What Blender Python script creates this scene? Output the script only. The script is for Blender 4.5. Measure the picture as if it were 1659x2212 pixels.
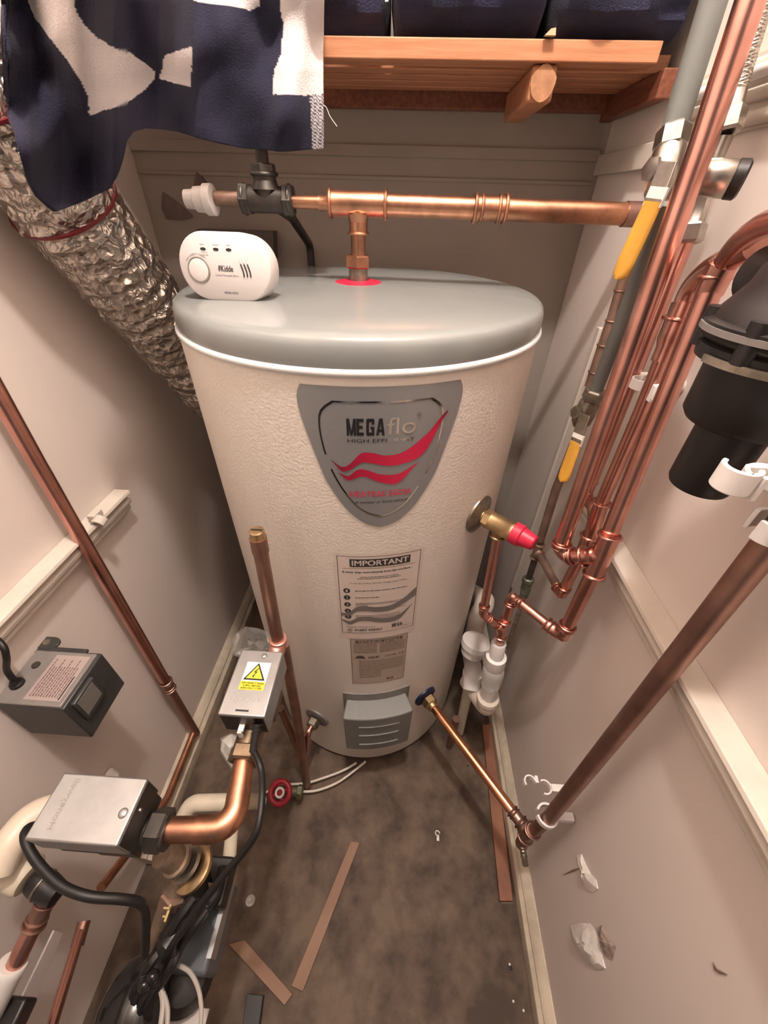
import bpy, math, random
from mathutils import Vector as V, Matrix, noise
from math import sin, cos, pi, radians, hypot, atan2
random.seed(7)
for o in list(bpy.data.objects): bpy.data.objects.remove(o)
S = bpy.context.scene
COL = S.collection
# ---------------------------------------------------------------- camera
W, H, F = 1659, 2212, 840.0
CAM = V((0, 0, 1.27))
PITCH, ROLL, YAW = radians(38.75), radians(1.6), radians(2.2)
fwd = V((-sin(YAW)*cos(PITCH), cos(YAW)*cos(PITCH), -sin(PITCH)))
r0 = V((cos(YAW), sin(YAW), 0)); u0 = r0.cross(fwd)
rgt = r0*cos(ROLL)+u0*sin(ROLL); up = -r0*sin(ROLL)+u0*cos(ROLL)
cd = bpy.data.cameras.new('camera'); cam = bpy.data.objects.new('camera', cd); COL.objects.link(cam)
cam.matrix_world = Matrix(((rgt.x, up.x, -fwd.x, CAM.x), (rgt.y, up.y, -fwd.y, CAM.y), (rgt.z, up.z, -fwd.z, CAM.z), (0, 0, 0, 1)))
cd.sensor_fit = 'HORIZONTAL'; cd.sensor_width = 36; cd.lens = 36*F/W; cd.clip_start = .01
S.camera = cam
# ---------------------------------------------------------------- light
S.view_settings.view_transform = 'Standard'; S.view_settings.look = 'None'
S.view_settings.exposure = 0.0; S.view_settings.gamma = 1; S.view_settings.use_curve_mapping = False
w = bpy.data.worlds.new('world'); S.world = w; w.use_nodes = True
w.node_tree.nodes['Background'].inputs[0].default_value = (1, .90, .84, 1)
w.node_tree.nodes['Background'].inputs[1].default_value = .14
def lamp(name, loc, power, col, rad):
    l = bpy.data.lights.new(name, 'POINT'); l.energy = power; l.color = col; l.shadow_soft_size = rad
    o = bpy.data.objects.new(name, l); COL.objects.link(o); o.location = loc; return o
lamp('ceiling_bulb', (.0, .25, 2.30), 62.0, (1, .905, .83), .04)

def P(x, y, X=None, Y=None, Z=None):
    d = fwd*F+rgt*(x-W/2)-up*(y-H/2)
    t = (X-CAM.x)/d.x if X is not None else (Y-CAM.y)/d.y if Y is not None else (Z-CAM.z)/d.z
    return CAM+d*t
# ---------------------------------------------------------------- materials
MATS = {}
def mat(name, col, rough=.5, metal=0, var=0, vscale=8, bump=0, bscale=60, bdist=.002, trans=0, col2=None, spec=None, sheen=0, coat=0, detail=4, lo=.35, hi=.65, alpha=1, stretch=None):
    if name in MATS: return MATS[name]
    m = bpy.data.materials.new(name); m.use_nodes = True; nt = m.node_tree; b = nt.nodes['Principled BSDF']
    b.inputs['Base Color'].default_value = (*col, 1); b.inputs['Roughness'].default_value = rough; b.inputs['Metallic'].default_value = metal
    if trans: b.inputs['Transmission Weight'].default_value = trans
    if spec is not None: b.inputs['Specular IOR Level'].default_value = spec
    if sheen: b.inputs['Sheen Weight'].default_value = sheen; b.inputs['Sheen Roughness'].default_value = .5
    if coat: b.inputs['Coat Weight'].default_value = coat; b.inputs['Coat Roughness'].default_value = .12
    if alpha < 1: b.inputs['Alpha'].default_value = alpha
    tc = nt.nodes.new('ShaderNodeTexCoord'); src = tc.outputs['Object']
    if stretch:
        mp = nt.nodes.new('ShaderNodeMapping'); mp.inputs['Scale'].default_value = stretch; nt.links.new(src, mp.inputs[0]); src = mp.outputs[0]
    if var or col2:
        n = nt.nodes.new('ShaderNodeTexNoise'); n.inputs['Scale'].default_value = vscale; n.inputs['Detail'].default_value = detail; n.inputs['Roughness'].default_value = .6
        nt.links.new(src, n.inputs['Vector'])
        cr = nt.nodes.new('ShaderNodeValToRGB'); c2 = col2 or tuple(c*(1-var) for c in col)
        cr.color_ramp.elements[0].position = lo; cr.color_ramp.elements[1].position = hi
        cr.color_ramp.elements[0].color = (*c2, 1); cr.color_ramp.elements[1].color = (*col, 1)
        nt.links.new(n.outputs['Fac'], cr.inputs[0]); nt.links.new(cr.outputs[0], b.inputs['Base Color'])
    if bump:
        n2 = nt.nodes.new('ShaderNodeTexNoise'); n2.inputs['Scale'].default_value = bscale; n2.inputs['Detail'].default_value = 3
        nt.links.new(src, n2.inputs['Vector'])
        bp = nt.nodes.new('ShaderNodeBump'); bp.inputs['Strength'].default_value = bump; bp.inputs['Distance'].default_value = bdist
        nt.links.new(n2.outputs['Fac'], bp.inputs['Height']); nt.links.new(bp.outputs[0], b.inputs['Normal'])
    MATS[name] = m; return m
WALL = mat('wall_paint', (.73, .65, .60), .55, var=.05, vscale=3, bump=.15, bscale=40)
WALLB = mat('back_wall_plaster_shaded', (.36, .31, .27), .8, var=.12, vscale=4, bump=.3, bscale=30)  # plaster colour darkened to carry the shade below the shelf
TRIM = mat('trim_gloss', (.62, .56, .49), .35, var=.10, vscale=18, bump=.1)
SKIRT = mat('skirting_old', (.62, .54, .42), .45, var=.3, vscale=22, bump=.15, lo=.3, hi=.6)
COPPER = mat('copper', (.70, .37, .31), .27, 1, col2=(.52, .26, .21), vscale=14, bump=.05, bscale=80)
COPPERD = mat('copper_dull', (.44, .27, .22), .42, 1, col2=(.30, .18, .15), vscale=18, bump=.08)
COPPERO = mat('copper_old', (.68, .34, .21), .36, 1, col2=(.38, .20, .13), vscale=26, bump=.1)
COPPERP = mat('copper_patina', (.32, .21, .16), .5, .6, col2=(.20, .13, .10), vscale=30, bump=.15)
BRASS = mat('brass', (.72, .54, .30), .35, 1, col2=(.45, .33, .2), vscale=40)
CHROME = mat('nickel_plate', (.58, .55, .50), .33, 1, col2=(.38, .35, .31), vscale=40)
CHROMED = mat('tarnished_plate', (.40, .36, .30), .4, .9, col2=(.22, .2, .16), vscale=60)
STEEL = mat('zinc_steel', (.52, .53, .53), .38, .85, col2=(.42, .43, .43), vscale=16, bump=.04)
STEELD = mat('dark_steel', (.10, .09, .08), .45, .7, var=.4, vscale=30)
LIDM = mat('grey_plastic', (.27, .29, .285), .22, var=.06, vscale=6, coat=.3)
RIDGE = mat('pale_edge_trim', (.72, .74, .74), .3)
TANK = mat('textured_cream_steel', (.79, .73, .66), .42, var=.04, vscale=3, bump=.55, bscale=260, bdist=.0015)
BADGE = mat('badge_silver', (.27, .275, .28), .33, .25)
FOILM = mat('mirror_foil', (.8, .8, .78), .12, 1, col2=(.12, .11, .11), vscale=22, detail=0, lo=.45, hi=.52)
REDF = mat('red_foil', (.75, .03, .10), .25, .45, col2=(.30, .02, .05), vscale=9, detail=0, lo=.4, hi=.6)
REDT = mat('red_ink', (.62, .06, .12), .5)
BLACK = mat('black_ink', (.015, .014, .016), .4)
INK = mat('grey_ink', (.05, .045, .045), .6)
PAPER = mat('label_film', (.72, .62, .56), .45)
WAVEG = mat('wave_grey', (.20, .18, .17), .5)
WHITEP = mat('white_plastic', (.70, .67, .65), .35)
WHITEC = mat('white_clip_plastic', (.82, .79, .77), .4)
CREAMP = mat('cream_pipe', (.70, .63, .50), .4, var=.15, vscale=20)
WASTE = mat('waste_pipe_plastic', (.74, .66, .58), .4, var=.12, vscale=14)
ALARMW = mat('alarm_plastic', (.70, .655, .64), .45)
BLUEP = mat('blue_plastic', (.008, .014, .055), .45)
REDP = mat('red_plastic', (.58, .02, .06), .4)
REDH = mat('red_wheel_paint', (.40, .02, .04), .35, var=.3, vscale=40)
YELL = mat('yellow_sleeve', (.80, .42, .06), .5, var=.2, vscale=24)
YLAB = mat('yellow_label', (.85, .76, .05), .45)
WLAB = mat('white_label', (.85, .84, .80), .45)
GREYP = mat('grey_pipe_plastic', (.17, .18, .17), .5, var=.1, vscale=10)
BLK = mat('black_plastic', (.012, .010, .010), .42)
BLKG = mat('black_gloss', (.012, .011, .011), .12)
BLKR = mat('black_rubber_cable', (.008, .007, .007), .5)
TRAFO = mat('transformer_case', (.045, .045, .045), .42, var=.3, vscale=20, bump=.1)
GREYL = mat('grey_faceplate', (.22, .20, .19), .4, var=.15, vscale=30)
CLEARP = mat('clear_plastic', (.75, .75, .73), .06, alpha=.38)
CLEARB = mat('polythene', (.35, .33, .30), .12, alpha=.35)
FLOORM = mat('chipboard_floor', (.150, .104, .070), .7, col2=(.055, .034, .023), vscale=14, detail=12, bump=.35, bscale=60, lo=.36, hi=.62)
WOOD = mat('orange_pine', (.54, .25, .13), .5, col2=(.40, .16, .075), vscale=7, stretch=(1, 14, 14), bump=.1)
WOODY = mat('pine_end', (.50, .26, .13), .7, col2=(.3, .14, .07), vscale=40, bump=.5, bscale=120)
WOODR = mat('red_stained_wood', (.24, .085, .045), .5, col2=(.15, .045, .025), vscale=12, stretch=(12, 1, 12))
WOODF = mat('mdf_offcut', (.30, .175, .11), .6, col2=(.22, .115, .07), vscale=6)
NAVY = mat('navy_towelling', (.015, .017, .052), .9, bump=.8, bscale=500, bdist=.002, sheen=.06, var=.35, vscale=9)
REDTAPE = mat('red_tape', (.16, .012, .018), .4)
FILLER = mat('filler', (.82, .77, .72), .8, var=.15, vscale=60, bump=.5, bscale=120)
CABLEW = mat('white_cable', (.72, .66, .58), .45)
CONCD = mat('bare_plaster_hole', (.22, .165, .14), .9, var=.4, vscale=30)
# foil duct: crinkled
def foilmat():
    m = mat('crinkled_foil', (.50, .455, .41), .34, .95); nt = m.node_tree; b = nt.nodes['Principled BSDF']
    tc = nt.nodes['Texture Coordinate']; v = nt.nodes.new('ShaderNodeTexVoronoi'); v.feature = 'F1'; v.inputs['Scale'].default_value = 70
    n = nt.nodes.new('ShaderNodeTexNoise'); n.inputs['Scale'].default_value = 30; n.inputs['Distortion'].default_value = 2.5
    mx = nt.nodes.new('ShaderNodeMath'); mx.operation = 'ADD'
    bp = nt.nodes.new('ShaderNodeBump'); bp.inputs['Distance'].default_value = .0065; bp.inputs['Strength'].default_value = 1
    nt.links.new(tc.outputs['Object'], v.inputs['Vector']); nt.links.new(tc.outputs['Object'], n.inputs['Vector'])
    nt.links.new(v.outputs['Distance'], mx.inputs[0]); nt.links.new(n.outputs['Fac'], mx.inputs[1])
    nt.links.new(mx.outputs[0], bp.inputs['Height']); nt.links.new(bp.outputs[0], b.inputs['Normal']); return m
FOIL = foilmat()
def towelmat():
    m = mat('striped_towelling', (1, 1, 1), .95, bump=.8, bscale=650, bdist=.0015, sheen=.03); nt = m.node_tree; b = nt.nodes['Principled BSDF']
    a = nt.nodes.new('ShaderNodeAttribute'); a.attribute_name = 'Col'
    nt.links.new(a.outputs['Color'], b.inputs['Base Color']); return m
TOWEL = towelmat()
# ---------------------------------------------------------------- mesh builder
def frame(ax):
    ax = V(ax).normalized(); h = V((0, 0, 1)) if abs(ax.z) < .9 else V((1, 0, 0))
    a = ax.cross(h).normalized(); return a, ax.cross(a).normalized(), ax
class M:
    def __init__(s): s.v = []; s.f = []; s.mi = []
    def add(s, vs, fs, mi=0):
        n = len(s.v); s.v += [V(p) for p in vs]; s.f += [tuple(i+n for i in f) for f in fs]; s.mi += [mi]*len(fs); return s
    def rings(s, rs, cap=True, mi=0, closed=False):
        n = len(rs[0]); vs = [p for r in rs for p in r]; fs = []
        K = len(rs)
        for k in range(K if closed else K-1):
            for i in range(n):
                j = (i+1) % n; k2 = (k+1) % K; fs.append((k*n+i, k*n+j, k2*n+j, k2*n+i))
        if cap and not closed: fs.append(tuple(range(n))[::-1]); fs.append(tuple((K-1)*n+i for i in range(n)))
        return s.add(vs, fs, mi)
    def tube(s, pts, r, seg=20, bend=0, cap=True, mi=0, bs=8, fn=None):
        pts = [V(p) for p in pts]
        if bend and len(pts) > 2:
            out = [pts[0]]
            for i in range(1, len(pts)-1):
                a, b, c = pts[i-1], pts[i], pts[i+1]; da = (a-b); dc = (c-b)
                ang = da.angle(dc, pi)
                if ang > radians(175): out.append(b); continue
                L = min(bend/math.tan(ang/2), da.length*.48 if i > 1 else da.length*.95, dc.length*.48 if i < len(pts)-2 else dc.length*.95)
                p0 = b+da.normalized()*L; p1 = b+dc.normalized()*L
                R = L*math.tan(ang/2); cen = b+(da.normalized()+dc.normalized()).normalized()*(R/sin(ang/2))
                for k in range(bs+1):
                    t = k/bs; q = (p0-cen).lerp(p1-cen, t)
                    # slerp
                    om = (p0-cen).angle(p1-cen); q = ((p0-cen)*sin((1-t)*om)+(p1-cen)*sin(t*om))/sin(om)
                    out.append(cen+q)
            out.append(pts[-1]); pts = out
        t0 = (pts[1]-pts[0]).normalized(); a, b, _ = frame(t0); rs = []
        for i, p in enumerate(pts):
            t = (pts[min(i+1, len(pts)-1)]-pts[max(i-1, 0)]).normalized()
            ax = t0.cross(t)
            if ax.length > 1e-6:
                R = Matrix.Rotation(t0.angle(t), 3, ax.normalized()); a = R @ a; b = R @ b
            t0 = t; rr = r[i] if isinstance(r, (list, tuple)) else r
            rs.append([p+(a*cos(2*pi*k/seg)+b*sin(2*pi*k/seg))*(fn(i, k)*rr if fn else rr) for k in range(seg)])
        return s.rings(rs, cap, mi)
    def lathe(s, o, ax, prof, seg=32, mi=0, cap=True):
        a, b, c = frame(ax); o = V(o)
        return s.rings([[o+c*t+(a*cos(2*pi*k/seg)+b*sin(2*pi*k/seg))*r for k in range(seg)] for t, r in prof], cap, mi)
    def cyl(s, p, q, r, r2=None, seg=24, mi=0):
        p, q = V(p), V(q); L = (q-p).length; return s.lathe(p, q-p, [(0, r), (L, r2 or r)], seg, mi)
    def ring(s, c, ax, R, r, seg=28, m=8, mi=0):
        a, b, n = frame(ax); c = V(c)
        rs = [[c+(a*cos(A)+b*sin(A))*(R+r*cos(2*pi*j/m))+n*r*sin(2*pi*j/m) for j in range(m)] for A in [2*pi*k/seg for k in range(seg)]]
        return s.rings(rs, closed=True, mi=mi)
    def box(s, c, sz, ax=None, mi=0, taper=1):
        c = V(c); ex, ey, ez = ax or (V((1, 0, 0)), V((0, 1, 0)), V((0, 0, 1))); x, y, z = [k/2 for k in sz]
        vs = [c+ex*x*i*(taper if k > 0 else 1)+ey*y*j*(taper if k > 0 else 1)+ez*z*k for k in (-1, 1) for i, j in ((-1, -1), (1, -1), (1, 1), (-1, 1))]
        return s.add(vs, [(3, 2, 1, 0), (4, 5, 6, 7), (0, 1, 5, 4), (1, 2, 6, 5), (2, 3, 7, 6), (3, 0, 4, 7)], mi)
    def bb(s, x0, x1, y0, y1, z0, z1, mi=0): return s.box(((x0+x1)/2, (y0+y1)/2, (z0+z1)/2), (x1-x0, y1-y0, z1-z0), mi=mi)
    def sph(s, c, r, sz=(1, 1, 1), n=14, m=20, fn=None, mi=0):
        rs = []
        for i in range(n+1):
            th = pi*(i/n); th = max(.02, min(pi-.02, th)); row = []
            for k in range(m):
                d = V((sin(th)*cos(2*pi*k/m), sin(th)*sin(2*pi*k/m), -cos(th))); rr = r*(fn(d) if fn else 1)
                row.append(V(c)+V((d.x*sz[0], d.y*sz[1], d.z*sz[2]))*rr)
            rs.append(row)
        return s.rings(rs, mi=mi)
    def prism(s, pts, off, mi=0):
        n = len(pts); pts = [V(p) for p in pts]; off = V(off)
        return s.add(pts+[p+off for p in pts], [tuple(range(n))[::-1], tuple(range(n, 2*n))]+[(i, (i+1) % n, n+(i+1) % n, n+i) for i in range(n)], mi)
    def band(s, c, ax, ref, R, th, wd, a0, a1, n=24, mi=0):
        """C shaped band round an axis; angles from ref"""
        c = V(c); ax = V(ax).normalized(); e = (V(ref)-ax*V(ref).dot(ax)).normalized(); g = ax.cross(e)
        rs = []
        for k in range(n+1):
            A = a0+(a1-a0)*k/n; d = e*cos(A)+g*sin(A)
            rs.append([c+d*R-ax*wd/2, c+d*(R+th)-ax*wd/2, c+d*(R+th)+ax*wd/2, c+d*R+ax*wd/2])
        return s.rings(rs, mi=mi)
def cat(ps, n):
    out = []
    for i in range(len(ps)-1):
        p0, p1, p2, p3 = ps[max(i-1, 0)], ps[i], ps[i+1], ps[min(i+2, len(ps)-1)]
        for k in range(n):
            t = k/n; out.append(.5*((2*p1)+(p2-p0)*t+(2*p0-5*p1+4*p2-p3)*t*t+(3*p1-p0-3*p2+p3)*t**3))
    return out+[ps[-1]]
def world_loc(o):
    l = V((0, 0, 0))
    while o: l += o.location; o = o.parent
    return l
def tag(o, label=None, cat=None, group=None, kind=None):
    if label: o['label'] = label
    if cat: o['category'] = cat
    if group: o['group'] = group
    if kind: o['kind'] = kind
    return o
def obj(name, m, ma, parent=None, bevel=0, flat=False, ang=38, solid=0):
    me = bpy.data.meshes.new(name); off = world_loc(parent) if parent else V((0, 0, 0))
    if parent is None:
        vs = m.v; n = len(vs); off = V((sum(v.x for v in vs)/n, sum(v.y for v in vs)/n, min(v.z for v in vs)))
    me.from_pydata([tuple(v-off) for v in m.v], [], m.f); me.validate()
    for k in (ma if isinstance(ma, (list, tuple)) else [ma]): me.materials.append(k)
    if len(me.polygons) == len(m.mi):
        for p, i in zip(me.polygons, m.mi): p.material_index = i
    if not flat: me.shade_smooth(); me.set_sharp_from_angle(angle=radians(ang))
    o = bpy.data.objects.new(name, me); COL.objects.link(o)
    if parent: o.parent = parent
    else: o.location = off
    if bevel:
        b = o.modifiers.new('bevel', 'BEVEL'); b.width = bevel; b.segments = 3; b.limit_method = 'ANGLE'; b.angle_limit = radians(50)
    if solid:
        b = o.modifiers.new('solid', 'SOLIDIFY'); b.thickness = solid; b.offset = 0
    return o
def thing(name, label, cat, loc, group=None):
    o = bpy.data.objects.new(name, None); COL.objects.link(o); o.location = loc; o.empty_display_size = .05
    return tag(o, label, cat, group)
def struct(name, m, ma, bevel=0, **k): return tag(obj(name, m, ma, bevel=bevel, **k), kind='structure')
def textm(s, fn, u0, u1, v0, v1, bold=0, m=None):
    """lettering laid into the rectangle u0..u1, v0..v1 of the surface map fn(u, v)"""
    c = bpy.data.curves.new('t', 'FONT'); c.body = s; c.resolution_u = 3
    o = bpy.data.objects.new('t', c); COL.objects.link(o); dg = bpy.context.evaluated_depsgraph_get()
    me = bpy.data.meshes.new_from_object(o.evaluated_get(dg)); bpy.data.objects.remove(o)
    m = m or M()
    xs = [v.co.x for v in me.vertices]; ys = [v.co.y for v in me.vertices]
    x0, x1, y0, y1 = min(xs), max(xs), min(ys), max(ys)
    e = (v1-v0)*.035
    for du, dv in (((-e, 0), (e, 0), (0, e*.6), (0, -e*.6)) if bold else ((0, 0),)):
        m.add([fn(du+u0+(v.co.x-x0)/(x1-x0)*(u1-u0), dv+v0+(v.co.y-y0)/(y1-y0)*(v1-v0)) for v in me.vertices], [tuple(p.vertices) for p in me.polygons])
    bpy.data.meshes.remove(me); return m
def mega(fn, u0, u1, v0, v1, m=None):
    m = m or M(); W4 = (u1-u0)/4
    G = {'M': [[(0, 0), (.24, 0), (.24, 1), (0, 1)], [(.70, 0), (.94, 0), (.94, 1), (.70, 1)], [(.0, 1), (.26, 1), (.55, 0), (.39, 0)], [(.94, 1), (.68, 1), (.39, 0), (.55, 0)]],
         'E': [[(0, 0), (.26, 0), (.26, 1), (0, 1)], [(0, 0), (.72, 0), (.72, .2), (0, .2)], [(0, .42), (.62, .42), (.62, .6), (0, .6)], [(0, .8), (.72, .8), (.72, 1), (0, 1)]],
         'G': [[(0, .08), (.26, .08), (.26, .92), (0, .92)], [(.08, 0), (.74, 0), (.8, .08), (.8, .2), (0, .2), (0, .08)], [(.08, 1), (.72, 1), (.8, .92), (.8, .8), (0, .8), (0, .92)], [(.54, .0), (.8, .0), (.8, .52), (.54, .52)], [(.42, .38), (.8, .38), (.8, .54), (.42, .54)], [(.54, .66), (.8, .66), (.8, .92), (.54, .92)]],
         'A': [[(0, 0), (.25, 0), (.52, 1), (.28, 1)], [(.62, 0), (.88, 0), (.62, 1), (.36, 1)], [(.18, .2), (.70, .2), (.66, .38), (.22, .38)]]}
    for i, ch in enumerate('MEGA'):
        for q in G[ch]: m.add([fn(u0+(i+x*1.02)*W4*1.0, v0+y*(v1-v0)) for x, y in q], [tuple(range(len(q)))])
    return m
def rectm(fn, u0, u1, v0, v1, m=None, nu=10, r=0):
    m = m or M(); n = nu
    for i in range(n):
        a = u0+(u1-u0)*i/n; b = u0+(u1-u0)*(i+1)/n
        m.add([fn(a, v0), fn(b, v0), fn(b, v1), fn(a, v1)], [(0, 1, 2, 3)])
    return m
def planemap(o, ax, ay, off=0):
    o = V(o); ax = V(ax).normalized(); ay = V(ay).normalized(); n = ax.cross(ay)
    return lambda u, v: o+ax*u+ay*v+n*off
# ================================================================ SETTING
XR, XL, YB, YF, ZC = .35, -.56, 1.02, -.75, 2.50
struct('floor', M().bb(-.75, .6, -1.4, 1.2, -.04, 0), FLOORM)
struct('ceiling', M().bb(-.75, .6, YF, 1.2, ZC, ZC+.05), WALL)
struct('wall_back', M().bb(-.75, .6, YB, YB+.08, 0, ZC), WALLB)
struct('wall_left', M().bb(XL-.1, XL, YF, YB, 0, ZC), WALL)
SEAM = .765
struct('wall_right', M().bb(XR, XR+.1, YF, SEAM, 0, ZC).bb(XR+.008, XR+.1, SEAM, YB, 0, ZC), WALL, bevel=.002)
def profile_rail(name, x, sx, y0, y1, z, prof, ma):
    m = M(); pts = [(x+sx*d, h) for d, h in prof]
    m.prism([(a, y0, z+h) for a, h in pts], (0, y1-y0, 0)); return struct(name, m, ma, bevel=.0012)
# skirting
sk = [(0, 0), (.016, 0), (.018, .02), (.018, .048), (.012, .055), (.013, .062), (.009, .070), (.006, .073), (.002, .078), (0, .078)]
sk = [(d*1.45, h) for d, h in sk]
profile_rail('baseboard_right', XR, -1, YF, .93, 0, sk, SKIRT)
profile_rail('baseboard_left', XL, 1, .17, 1.0, 0, [(d*1.2, h) for d, h in sk], SKIRT)
dado = [(0, .036), (.030, .036), (.032, .030), (.020, .026), (.019, .018), (.026, .014), (.024, .006), (.017, .003), (.018, -.008), (.011, -.013), (0, -.015)]
profile_rail('trim_1', XL, 1, YF, .60, .775, dado, TRIM)
profile_rail('trim_2', XR, -1, YF, .565, .835, dado, TRIM)
# upper moulding on the right wall
m = M().bb(XR-.004, XR, YF, .765, 1.335, 1.395)
for z_, r_ in ((1.383, .0075), (1.362, .006), (1.344, .0065)): m.cyl((XR-.006, YF, z_), (XR-.006, .765, z_), r_, seg=16)
struct('trim_3', m, TRIM)
profile_rail('trim_4', XR+.008, -1, .768, YB, 1.315, [(0, .03), (.01, .03), (.01, 0), (0, 0)], TRIM)
struct('trim_6', M().bb(XR-.004, XR+.01, SEAM-.001, SEAM+.014, .40, 1.10), TRIM, bevel=.0015)
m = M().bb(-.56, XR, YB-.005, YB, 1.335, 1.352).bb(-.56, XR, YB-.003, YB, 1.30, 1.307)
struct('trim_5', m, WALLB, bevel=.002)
# ================================================================ HOT WATER CYLINDER
CC = V((-.073, .713, 0)); R = .285
def cyl(off=0): return lambda u, v: CC+V((sin(u/R)*(R+off), -cos(u/R)*(R+off), v))
TH = thing('hot_water_cylinder', 'tall cream hot water cylinder with grey domed lid and shield badge standing on the floor', 'water cylinder', (CC.x, CC.y, 0))
obj('body', M().lathe(CC+V((0, 0, .012)), (0, 0, 1), [(0, R-.004), (.004, R), (1.11, R)], 128), TANK, TH)
obj('base_ring', M().lathe(CC, (0, 0, 1), [(0, R-.012), (.014, R-.012)], 96), BLK, TH)
obj('edge_trim', M().ring(CC+V((0, 0, 1.119)), (0, 0, 1), R-.0015, .005, 128, 10), RIDGE, TH)
obj('lid', M().lathe(CC+V((0, 0, 1.118)), (0, 0, 1), [(0, R-.004), (0, R-.002), (.006, R), (.022, R), (.028, R-.001), (.034, R-.003), (.038, R-.008), (.040, R-.018), (.0415, .2), (.043, .08), (.043, .004)], 128), LIDM, TH, ang=60)
def stripm(fn, rows, n=24):
    m = M(); vs = []; fs = []
    for v, a, b in rows: vs += [fn(a+(b-a)*i/n, v) for i in range(n+1)]
    for k in range(len(rows)-1):
        for i in range(n): fs.append((k*(n+1)+i, (k+1)*(n+1)+i, (k+1)*(n+1)+i+1, k*(n+1)+i+1))
    return m.add(vs, fs)
def interp(tab, x):
    tab = sorted(tab)
    if x <= tab[0][0]: return tab[0][1]
    for (a, b), (c, d) in zip(tab, tab[1:]):
        if x <= c: return b+(d-b)*(x-a)/(c-a)
    return tab[-1][1]
def smooth_half(tab, n=44):
    """half width against height, smoothed"""
    zs = [tab[-1][0]+(tab[0][0]-tab[-1][0])*(1-cos(pi/2*k/n)) for k in range(n+1)]
    raw = [interp(tab, z) for z in zs]
    for _ in range(2): raw = [raw[0]]+[(raw[i-1]+2*raw[i]+raw[i+1])/4 for i in range(1, n)]+[raw[-1]]
    return list(zip(zs, raw))
UC = .0525
outer = [(1.105, .096), (1.1035, .1000), (1.099, .1025), (1.085, .1022), (1.063, .099), (1.045, .0945), (1.027, .0895), (.98, .0765), (.95, .062), (.927, .048), (.911, .033), (.902, .022), (.897, .010), (.895, .001)]
badge = obj('badge', stripm(cyl(.0010), [(z, UC-h, UC+h) for z, h in smooth_half(outer)]), BADGE, TH); badge['label'] = 'silver grey shield badge with red waves and lettering'
inner = [(1.088, .060), (1.085, .070), (1.076, .0765), (1.060, .0785), (1.045, .0780), (1.020, .0745), (.99, .066), (.965, .055), (.945, .043), (.93, .031), (.92, .018), (.9145, .001)]
ih = smooth_half(inner)
def loop_strip(fn, hs, wd, skip=()):
    m = M(); n = len(hs)
    L = [(UC-h, z) for z, h in hs][::-1]+[(UC+h, z) for z, h in hs]; L = L
    cx, cz = UC, 1.01
    for i in range(len(L)-1):
        if any(a <= i <= b for a, b in skip): continue
        (a, b), (c, d) = L[i], L[i+1]
        k = 1-wd/.075
        m.add([fn(a, b), fn(c, d), fn(cx+(c-cx)*k, cz+(d-cz)*k), fn(cx+(a-cx)*k, cz+(b-cz)*k)], [(0, 1, 2, 3)])
    return m
o = M(); o = loop_strip(cyl(.0014), ih, .0022, [(12, 15), (66, 69)])
a = UC-.060; o2 = rectm(cyl(.0014), UC-.060, UC+.002, 1.0858, 1.088, o, 16); rectm(cyl(.0014), UC+.008, UC+.060, 1.0858, 1.088, o, 16)
obj('foil_outline', o, FOILM, badge)
obj('lettering', mega(cyl(.0015), .0085, .0560, 1.0440, 1.0665), BLACK, badge)['label'] = 'black bold badge lettering'
m = textm('flo', cyl(.0015), .0575, .0940, 1.0445, 1.0675); textm('CIENCY', cyl(.0015), .0600, .0930, 1.0345, 1.0395, 0, m); obj('lettering', m, FOILM, badge)
m = textm('HIGH EFFI', cyl(.0015), .0090, .0575, 1.0345, 1.0395); textm('A member of  BAXI GROUP', cyl(.0015), .0165, .0900, .9395, .9435, 0, m)
m.ring(cyl(.0015)(.0965, 1.0685), (sin(.34), -cos(.34), 0), .0022, .0002, 16, 4)
obj('lettering', m, BLACK, badge)
obj('lettering', textm('HEATRAE SADIA', cyl(.0015), .0097, .0945, .9510, .9605, .006), REDT, badge)
def wave(fn, top, bot, n=40, m=None):
    m = m or M(); u0 = top[0][0]; u1 = top[-1][0]; vs = []
    def sm(tab, u):
        # catmull-rom in u
        i = 0
        while i < len(tab)-2 and u > tab[i+1][0]: i += 1
        p0 = tab[max(i-1, 0)]; p1 = tab[i]; p2 = tab[i+1]; p3 = tab[min(i+2, len(tab)-1)]
        t = (u-p1[0])/(p2[0]-p1[0]) if p2[0] != p1[0] else 0
        return .5*((2*p1[1])+(-p0[1]+p2[1])*t+(2*p0[1]-5*p1[1]+4*p2[1]-p3[1])*t*t+(-p0[1]+3*p1[1]-3*p2[1]+p3[1])*t**3)
    for i in range(n+1):
        u = u0+(u1-u0)*i/n; vs += [fn(u, sm(bot, u)), fn(u, sm(top, u))]
    return m.add(vs, [(2*i, 2*i+2, 2*i+3, 2*i+1) for i in range(n)])
m = wave(cyl(.0016), [(-.0136, 1.0084), (.000, .9985), (.0110, 1.004), (.0254, 1.0195), (.0400, 1.0198), (.0560, 1.0155), (.079, 1.0188), (.1089, 1.0400), (.1355, 1.0690)],
     [(-.0136, 1.0080), (.000, .9925), (.0110, .9950), (.0254, 1.0055), (.0400, 1.0045), (.0560, 1.0005), (.079, 1.0010), (.1089, 1.0150), (.1355, 1.0660)])
wave(cyl(.0016), [(-.0055, .9893), (.0080, .9850), (.0200, .9945), (.0300, .9950), (.0494, .9875), (.0744, .9862), (.1020, 1.0005)],
     [(-.0055, .9889), (.0080, .9780), (.0200, .9830), (.0300, .9840), (.0494, .9750), (.0744, .9715), (.1020, 1.0000)], m=m)
obj('wave_emblem', m, REDF, badge)
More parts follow.
